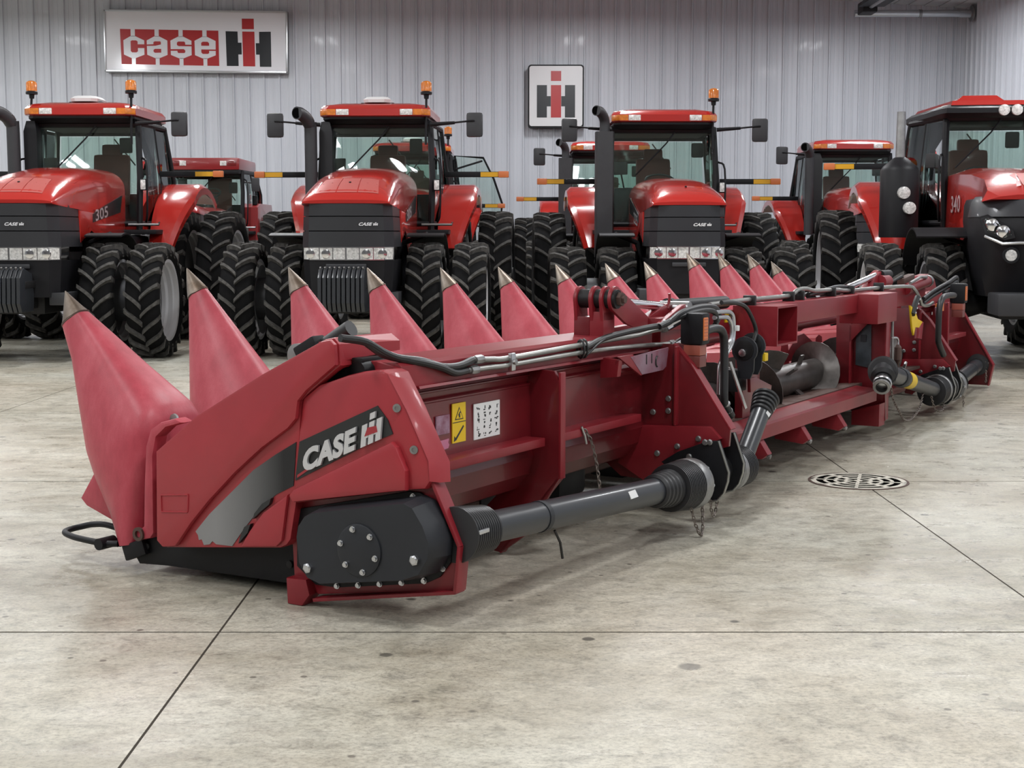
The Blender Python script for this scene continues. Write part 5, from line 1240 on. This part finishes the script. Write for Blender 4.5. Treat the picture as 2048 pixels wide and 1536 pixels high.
# far fold hinge
f2 = MB().exv([(5.72, 1.03), (6.30, 1.03), (6.27, 1.12), (6.20, 1.18), (6.08, 1.185), (5.90, 1.14)], -1.99, -1.92, 0.006).obj('hinge_post', 'paint_header', hd)
MB().cyl((6.05, -1.98, 1.15), (6.28, -1.98, 1.15), 0.035, 16).obj('hinge_pin', 'cast_iron', f2)
MB().cyl((5.98, -2.0, 1.10), (6.16, -2.0, 1.10), 0.05, 16).obj('hinge_ear', 'paint_header', f2)
MB().cyl((5.30, -1.96, 1.075), (5.98, -1.96, 1.145), 0.024, 16).obj('cylinder_rod', 'chrome', f2)
MB().cyl((6.50, -2.05, 1.03), (7.15, -2.05, 1.075), 0.045, 18).obj('cylinder_body', 'paint_header', hd)
MB().lathe([(.05, 0), (.05, .05), (.03, .06)], (7.12, -2.05, 1.073), (1, 0, .07), 18).obj('cylinder_cap', 'steel_dull', hd)
MB().exv([(7.10, .98), (7.75, .98), (7.65, 1.08), (7.45, 1.125), (7.22, 1.11)], -1.98, -1.90, 0.006).obj('fold_lug', 'paint_header', hd)
MB().tube([(6.45, -2.1, 1.08), (6.75, -2.1, 1.12), (7.0, -2.08, 1.11)], 0.012, 8).obj('brass_tube', 'steel_dull', hd)
MB().box((6.62, -2.02, 1.105), (.3, .06, .05), ry=-0.1, bev=0.01).obj('valve_block', 'rust', hd)
MB().tube([(6.3, -2.0, 1.09), (6.5, -2.02, 1.13), (6.55, -2.02, 1.10)], 0.012, 8).obj('hydraulic_fitting', 'cast_iron', hd)
# --- hydraulic lines
def line(name, pts, r, m_='line_steel', n=10, sm=5, par=hd): return MB().tube(pts, r, n, smooth=sm).obj(name, m_, par)
line('steel_line', [(.25, -2.015, .948), (.40, -2.02, .938), (.543, -2.025, .933), (1.163, -2.025, .946), (1.55, -2.03, .953), (1.75, -2.04, .958), (1.90, -2.05, .972), (2.02, -2.06, .975)], 0.012)
line('steel_line', [(.22, -2.015, .905), (.40, -2.02, .905), (.543, -2.025, .904), (1.217, -2.025, .911), (1.65, -2.03, .905), (2.0, -2.05, .895), (2.1, -2.06, .893)], 0.012)
line('rubber_hose', [(-.46, -1.90, 1.075), (-.35, -1.93, 1.055), (-.27, -1.96, 1.010), (-.20, -1.98, .985), (-.08, -2.0, .966), (.05, -2.01, .934), (.16, -2.015, .930), (.26, -2.015, .946)], 0.015, 'hose')
line('rubber_hose', [(-.34, -1.93, 1.05), (-.26, -1.96, 1.0), (-.09, -2.005, .962), (.02, -2.02, .935), (.12, -2.02, .905), (.22, -2.015, .905)], 0.015, 'hose')
for u, z in ((.27, .945), (.235, .905), (1.98, .975), (2.08, .893)):
    MB().lathe([(.016, 0), (.019, .01), (.019, .05), (.014, .06)], (u, -2.02 if u < 1 else -2.06, z), (1, 0, 0), 8).obj('hose_fitting', 'steel_dull', hd)
ck = MB().box((.535, -2.038, .918), (.035, .02, .075), bev=0.005).obj('line_clamp', 'steel', hd)
MB().lathe([(.012, 0), (.012, .012), (0, .014)], (.535, -2.048, .918), (0, -1, 0), 8).obj('bolt', 'steel_dull', ck)
for u in (1.17, 1.20):
    MB().tube([(u+.012*math.cos(a), -2.028+.026*math.cos(a), .928+.042*math.sin(a)) for a in [2*PI*k/12 for k in range(12)]], 0.006, 6, closed=True).obj('cable_tie', 'hose', hd)
line('rubber_hose', [(1.20, -2.035, .93), (1.35, -2.05, .965), (1.564, -2.07, .985), (1.75, -2.10, .998), (1.86, -2.14, 1.01), (1.97, -2.16, 1.055), (2.10, -2.16, 1.072), (2.27, -2.16, 1.080), (2.43, -2.16, 1.068), (2.49, -2.16, 1.025), (2.44, -2.16, .975)], 0.015, 'hose')
line('rubber_hose', [(1.80, -2.13, 1.0), (1.93, -2.15, 1.03), (2.10, -2.17, 1.055), (2.30, -2.17, 1.060), (2.41, -2.17, 1.04), (2.43, -2.17, .99)], 0.015, 'hose')
line('thin_cable', [(1.19, -2.05, .90), (1.30, -2.06, .95), (1.45, -2.06, .985), (1.70, -2.08, 1.0)], 0.005, 'hose')
for a, b in (((2.03, -2.07, .975), (2.10, -2.13, 1.02)), ((2.12, -2.07, .893), (2.22, -2.13, .945))):
    MB().cyl(a, b, .014, 10).obj('crimp_ferrule', 'chrome', hd)
# silver twin line stepping down behind the lamp
for o in (0, .03):
    line('steel_line', [(2.40, -2.17, 1.045-o), (2.56, -2.17, 1.04-o), (2.63-o, -2.17, 1.03-o), (2.665-o, -2.17, 1.0-o), (2.675-o, -2.17, .92), (2.65-o, -2.17, .86), (2.55-o, -2.17, .79), (2.515-o, -2.17, .74), (2.505-o, -2.17, .60)], 0.012, 'steel')
MB().box((2.675, -2.19, .945), (.03, .02, .03), bev=0.004).obj('line_clamp', 'white', hd)
line('rubber_hose', [(2.52, -2.16, 1.09), (2.66, -2.17, 1.085), (2.80, -2.18, 1.06), (2.88, -2.19, 1.0), (2.93, -2.2, .92), (2.90, -2.2, .86)], 0.012, 'hose')
MB().ext([(2.50, -2.22, .775), (2.53, -2.22, .775), (2.77, -2.22, .50), (2.74, -2.22, .495)], (0, .008, 0)).obj('flat_strap', 'steel', hd)
line('rubber_conduit', [(2.12, -2.24, .965), (2.24, -2.24, .970), (2.31, -2.25, .955), (2.345, -2.25, .90), (2.33, -2.26, .75), (2.31, -2.27, .60), (2.33, -2.27, .56), (2.39, -2.28, .50)], 0.022, 'hose', 12)
for u, z in ((2.325, .575), (2.36, .535)): MB().lathe([(.026, 0), (.028, .006), (.026, .012)], (u, -2.27, z), (.5, 0, -1), 12).obj('hose_clip', 'steel_dull', hd)
# coupling hooks on the centre frame
for u, dz_ in ((2.82, 0), (2.94, .015)):
    P_ = [(-2.18+.075*math.cos(a), .815+dz_+.075*math.sin(a)) for a in [-.9+(PI+1.6)*k/16 for k in range(17)]]
    P_ = P_+[(-2.235, .70+dz_), (-2.215, .655+dz_), (-2.15, .655+dz_), (-2.135, .74+dz_)][::1]
    c_ = MB().exu(P_, u-.008, u+.008, 0.002).obj('coupler_hook', 'case_grey', hd)
    MB().lathe([(.055, 0), (.055, .006), (.045, .008), (0, .008)], (u-.008, -2.18, .815+dz_), (-1, 0, 0), 24).obj('hook_disc', 'cast_iron', c_)
    MB().lathe([(.022, 0), (.022, .012), (0, .018)], (u-.016, -2.175, .80+dz_), (-1, 0, 0), 10).obj('bolt', 'steel', c_)
MB().b2((2.95, -2.25, .745), (3.0, -2.22, .79), 0.004).obj('yellow_tab', 'yellow', hd)
MB().exv([(2.86, .655), (2.94, .655), (3.20, .585), (3.19, .555), (2.87, .575)], -2.20, -2.18, 0.003).obj('guide_plate', 'paint_shaded', hd)
MB().b2((2.80, -2.15, .58), (2.93, -2.05, .70), 0.004).obj('hook_mount', 'cast_iron', hd)
# twin lines along the centre beam
P1 = [(2.55, -2.08, 1.075), (3.02, -2.08, 1.080), (3.60, -2.08, 1.078), (3.818, -2.08, 1.080), (3.95, -2.08, 1.108), (4.08, -2.08, 1.112), (4.2, -2.08, 1.10), (4.30, -2.08, 1.092), (4.7, -2.08, 1.085), (5.0, -2.08, 1.070), (5.79, -2.08, 1.066), (6.4, -2.10, 1.055), (6.50, -2.12, 1.03), (6.60, -2.14, .95), (6.66, -2.14, .905), (6.80, -2.15, .893), (6.95, -2.15, .91)]
line('steel_line', P1, 0.014)
line('steel_line', [(2.55, -2.04, 1.065), (3.8, -2.04, 1.066), (4.0, -2.04, 1.075), (4.6, -2.04, 1.064), (5.3, -2.04, 1.062), (5.79, -2.04, 1.062)], 0.012, 'steel_dull')
line('rubber_hose', [(4.2, -2.06, 1.07), (4.5, -2.06, 1.085), (4.75, -2.06, 1.10), (4.95, -2.06, 1.095), (5.1, -2.06, 1.07)], 0.015, 'hose')
for u in (3.15, 3.80, 3.98, 4.60, 5.0, 5.70):
    MB().box((u, -2.075, 1.072), (.03, .075, .065), bev=0.008).obj('line_clamp', 'hose', hd)
# far conduit, hoses and yellow lever
line('rubber_conduit', [(7.1, -2.28, .965), (6.85, -2.29, .972), (6.68, -2.30, .965), (6.60, -2.30, .93), (6.56, -2.30, .85), (6.56, -2.30, .66), (6.60, -2.30, .60), (6.74, -2.30, .51)], 0.024, 'hose', 12)
for o in (0, .035): line('rubber_hose', [(6.7, -2.14, .95-o), (6.95, -2.15, 1.0-o), (7.3, -2.18, 1.06-o), (7.5, -2.2, 1.10-o), (7.45, -2.2, 1.02-o), (7.1, -2.2, .98-o)], 0.016, 'hose')
yl = MB().exv([(5.98, .93), (6.10, .90), (6.20, .82), (6.34, .79), (6.24, .75), (6.14, .76), (6.10, .70), (6.05, .76)], -2.235, -2.22, 0.003).obj('lock_lever', 'yellow', hd)
MB().tube([(6.02, -2.24, .86), (6.08, -2.24, .93), (6.15, -2.24, .985)], 0.022, 8).obj('lever_grip', 'decal_black', yl)
for k in range(4): MB().box((6.03+.035*k, -2.264, .875+.032*k), (.012, .004, .012)).obj('grip_mark', 'white', yl)
MB().tube([(6.46, -2.18, .78), (6.42, -2.18, .65)], 0.03, 12).obj('pivot_tube', 'paint_header', hd)
MB().exv([(6.84, .875), (7.05, .885), (7.03, .80), (6.90, .79)], -2.2, -2.19, 0.002).obj('tag_plate', 'tag_lilac', hd)
MB().b2((7.62, -2.02, .80), (7.84, -2.0, .87)).obj('red_reflector', 'reflector_orange', hd)
MB().b2((8.33, -1.815, .60), (8.43, -1.808, .74)).obj('yellow_label', 'reflector_yellow', hd)
MB().b2((8.25, -1.817, .74), (8.45, -1.810, .765)).obj('white_label', 'white', hd)
# grease gauge hanging at the post
line('wire_hanger', [(5.55, -2.22, .715), (5.62, -2.24, .712), (5.66, -2.24, .69), (5.66, -2.24, .66)], 0.007, 'steel')
MB().lathe([(.012, 0), (.026, .02), (.026, .11), (.012, .13), (.008, .21)], (5.66, -2.24, .66), (0, 0, -1), 10).obj('grease_bottle', 'rust', hd)
line('steel_line', [(5.57, -2.22, .89), (5.565, -2.225, .60), (5.60, -2.23, .38)], 0.010, 'steel_dull')
# marker lamps on brackets
def marker(u, v, z, lens):
    b_ = MB().box((u, v, z), (.095, .125, .160), bev=0.014).obj('marker_lamp', 'plastic_black', hd)
    MB().b2((u-.040, v-.068, z-.058), (u+.012, v-.060, z+.058), 0.006).obj('lamp_lens', lens, b_)
    MB().b2((u-.04, v-.045, z-.135), (u+.045, v+.045, z-.082), 0.003).obj('reflector_plate', 'reflector_brown', b_)
    MB().b2((u-.04, v-.045, z-.195), (u+.045, v+.045, z-.137), 0.004).obj('lamp_bracket', 'lamp_maroon', b_)
    for k in range(7): MB().b2((u-.038, v-.0695, z-.052+.0165*k), (u+.010, v-.0675, z-.049+.0165*k)).obj('lens_rib', 'reflector_brown', b_)
    MB().tube([(u+.05, v-.02, z-.1), (u+.075, v-.03, z-.13), (u+.06, v-.03, z-.175)], 0.005, 6).obj('lamp_wire', 'chrome', b_)
marker(2.07, -2.205, .978, 'reflector_orange'); marker(7.30, -2.27, .975, 'reflector_orange')
# --- far end sheet
fe = MB().exu([(-1.60, .90), (-1.75, .86), (-2.134, .219), (-2.095, .02), (-1.45, .02), (-1.45, .60)], 9.34, 9.365, 0.004).obj('end_sheet', 'paint_shaded', hd)
for a, b in (((-1.75, .86), (-2.134, .219)), ((-2.134, .219), (-2.095, .02))):
    d = Vector((0, b[0]-a[0], b[1]-a[1])).normalized(); n_ = Vector((0, -d.z, d.y))*0.005
    MB().ext([(9.30, a[0]+n_.y, a[1]+n_.z), (9.30, b[0]+n_.y, b[1]+n_.z), (9.30, b[0]-n_.y, b[1]-n_.z), (9.30, a[0]-n_.y, a[1]-n_.z)], (.07, 0, 0)).obj('folded_edge', 'paint_header', fe)
MB().exu([(-1.45, .05), (-0.25, .06), (-0.30, .30), (-1.0, .62), (-1.60, .88), (-1.70, .80), (-1.6, .30)], 9.37, 9.55, 0.03).obj('far_shield', 'plastic_panel', hd)
# --- chains
def chain(pts, link_l=0.026, r=0.0035):
    P = catmull([Vector(p) for p in pts], 24); L = [0]
    for a, b in zip(P[:-1], P[1:]): L.append(L[-1]+(b-a).length)
    mb = MB(); n = int(L[-1]/(link_l*.78)); j = 0
    for k in range(n):
        s_ = (k+.5)*L[-1]/n
        while j < len(L)-2 and L[j+1] < s_: j += 1
        t = (s_-L[j])/max(1e-9, L[j+1]-L[j]); p = P[j].lerp(P[j+1], t); d = (P[j+1]-P[j]).normalized()
        e = d.cross(Vector((1, 0, 0)) if abs(d.x) < .8 else Vector((0, 1, 0))).normalized()
        if k % 2: e = d.cross(e).normalized()
        q = [p+d*(link_l*.5*math.cos(a))+e*(link_l*.27*math.sin(a)) for a in [2*PI*i/8 for i in range(8)]]
        mb.tube(q, r, 4, closed=True)
    o = mb.obj('chain', 'chain', hd, angle=60); o['kind'] = 'stuff'; return o
chain([(1.15, -2.06, .56), (1.18, -2.08, .50), (1.195, -2.10, .40), (1.20, -2.12, .255)])
MB().tube([(1.13, -2.055, .575), (1.155, -2.06, .53), (1.17, -2.06, .49)], 0.006, 8).obj('chain_hook', 'steel', hd)
chain([(1.60, -2.40, .15), (1.62, -2.42, .06), (1.655, -2.43, .012), (1.70, -2.42, .05), (1.735, -2.40, .17)])
chain([(1.885, -2.38, .14), (1.905, -2.38, .075), (1.93, -2.38, .055), (1.955, -2.38, .075), (1.975, -2.38, .13)])
chain([(5.10, -2.35, .43), (5.25, -2.33, .31), (5.45, -2.32, .20), (5.62, -2.31, .12), (5.85, -2.30, .10), (6.15, -2.28, .15), (6.35, -2.25, .25)])
chain([(6.60, -2.25, .19), (6.68, -2.26, .09), (6.78, -2.27, .055), (6.90, -2.27, .06), (7.02, -2.25, .11)])
chain([(7.40, -2.30, .16), (7.41, -2.31, .09), (7.41, -2.31, .03)])
chain([(9.22, -2.075, .26), (9.225, -2.09, .15), (9.225, -2.09, .06)])
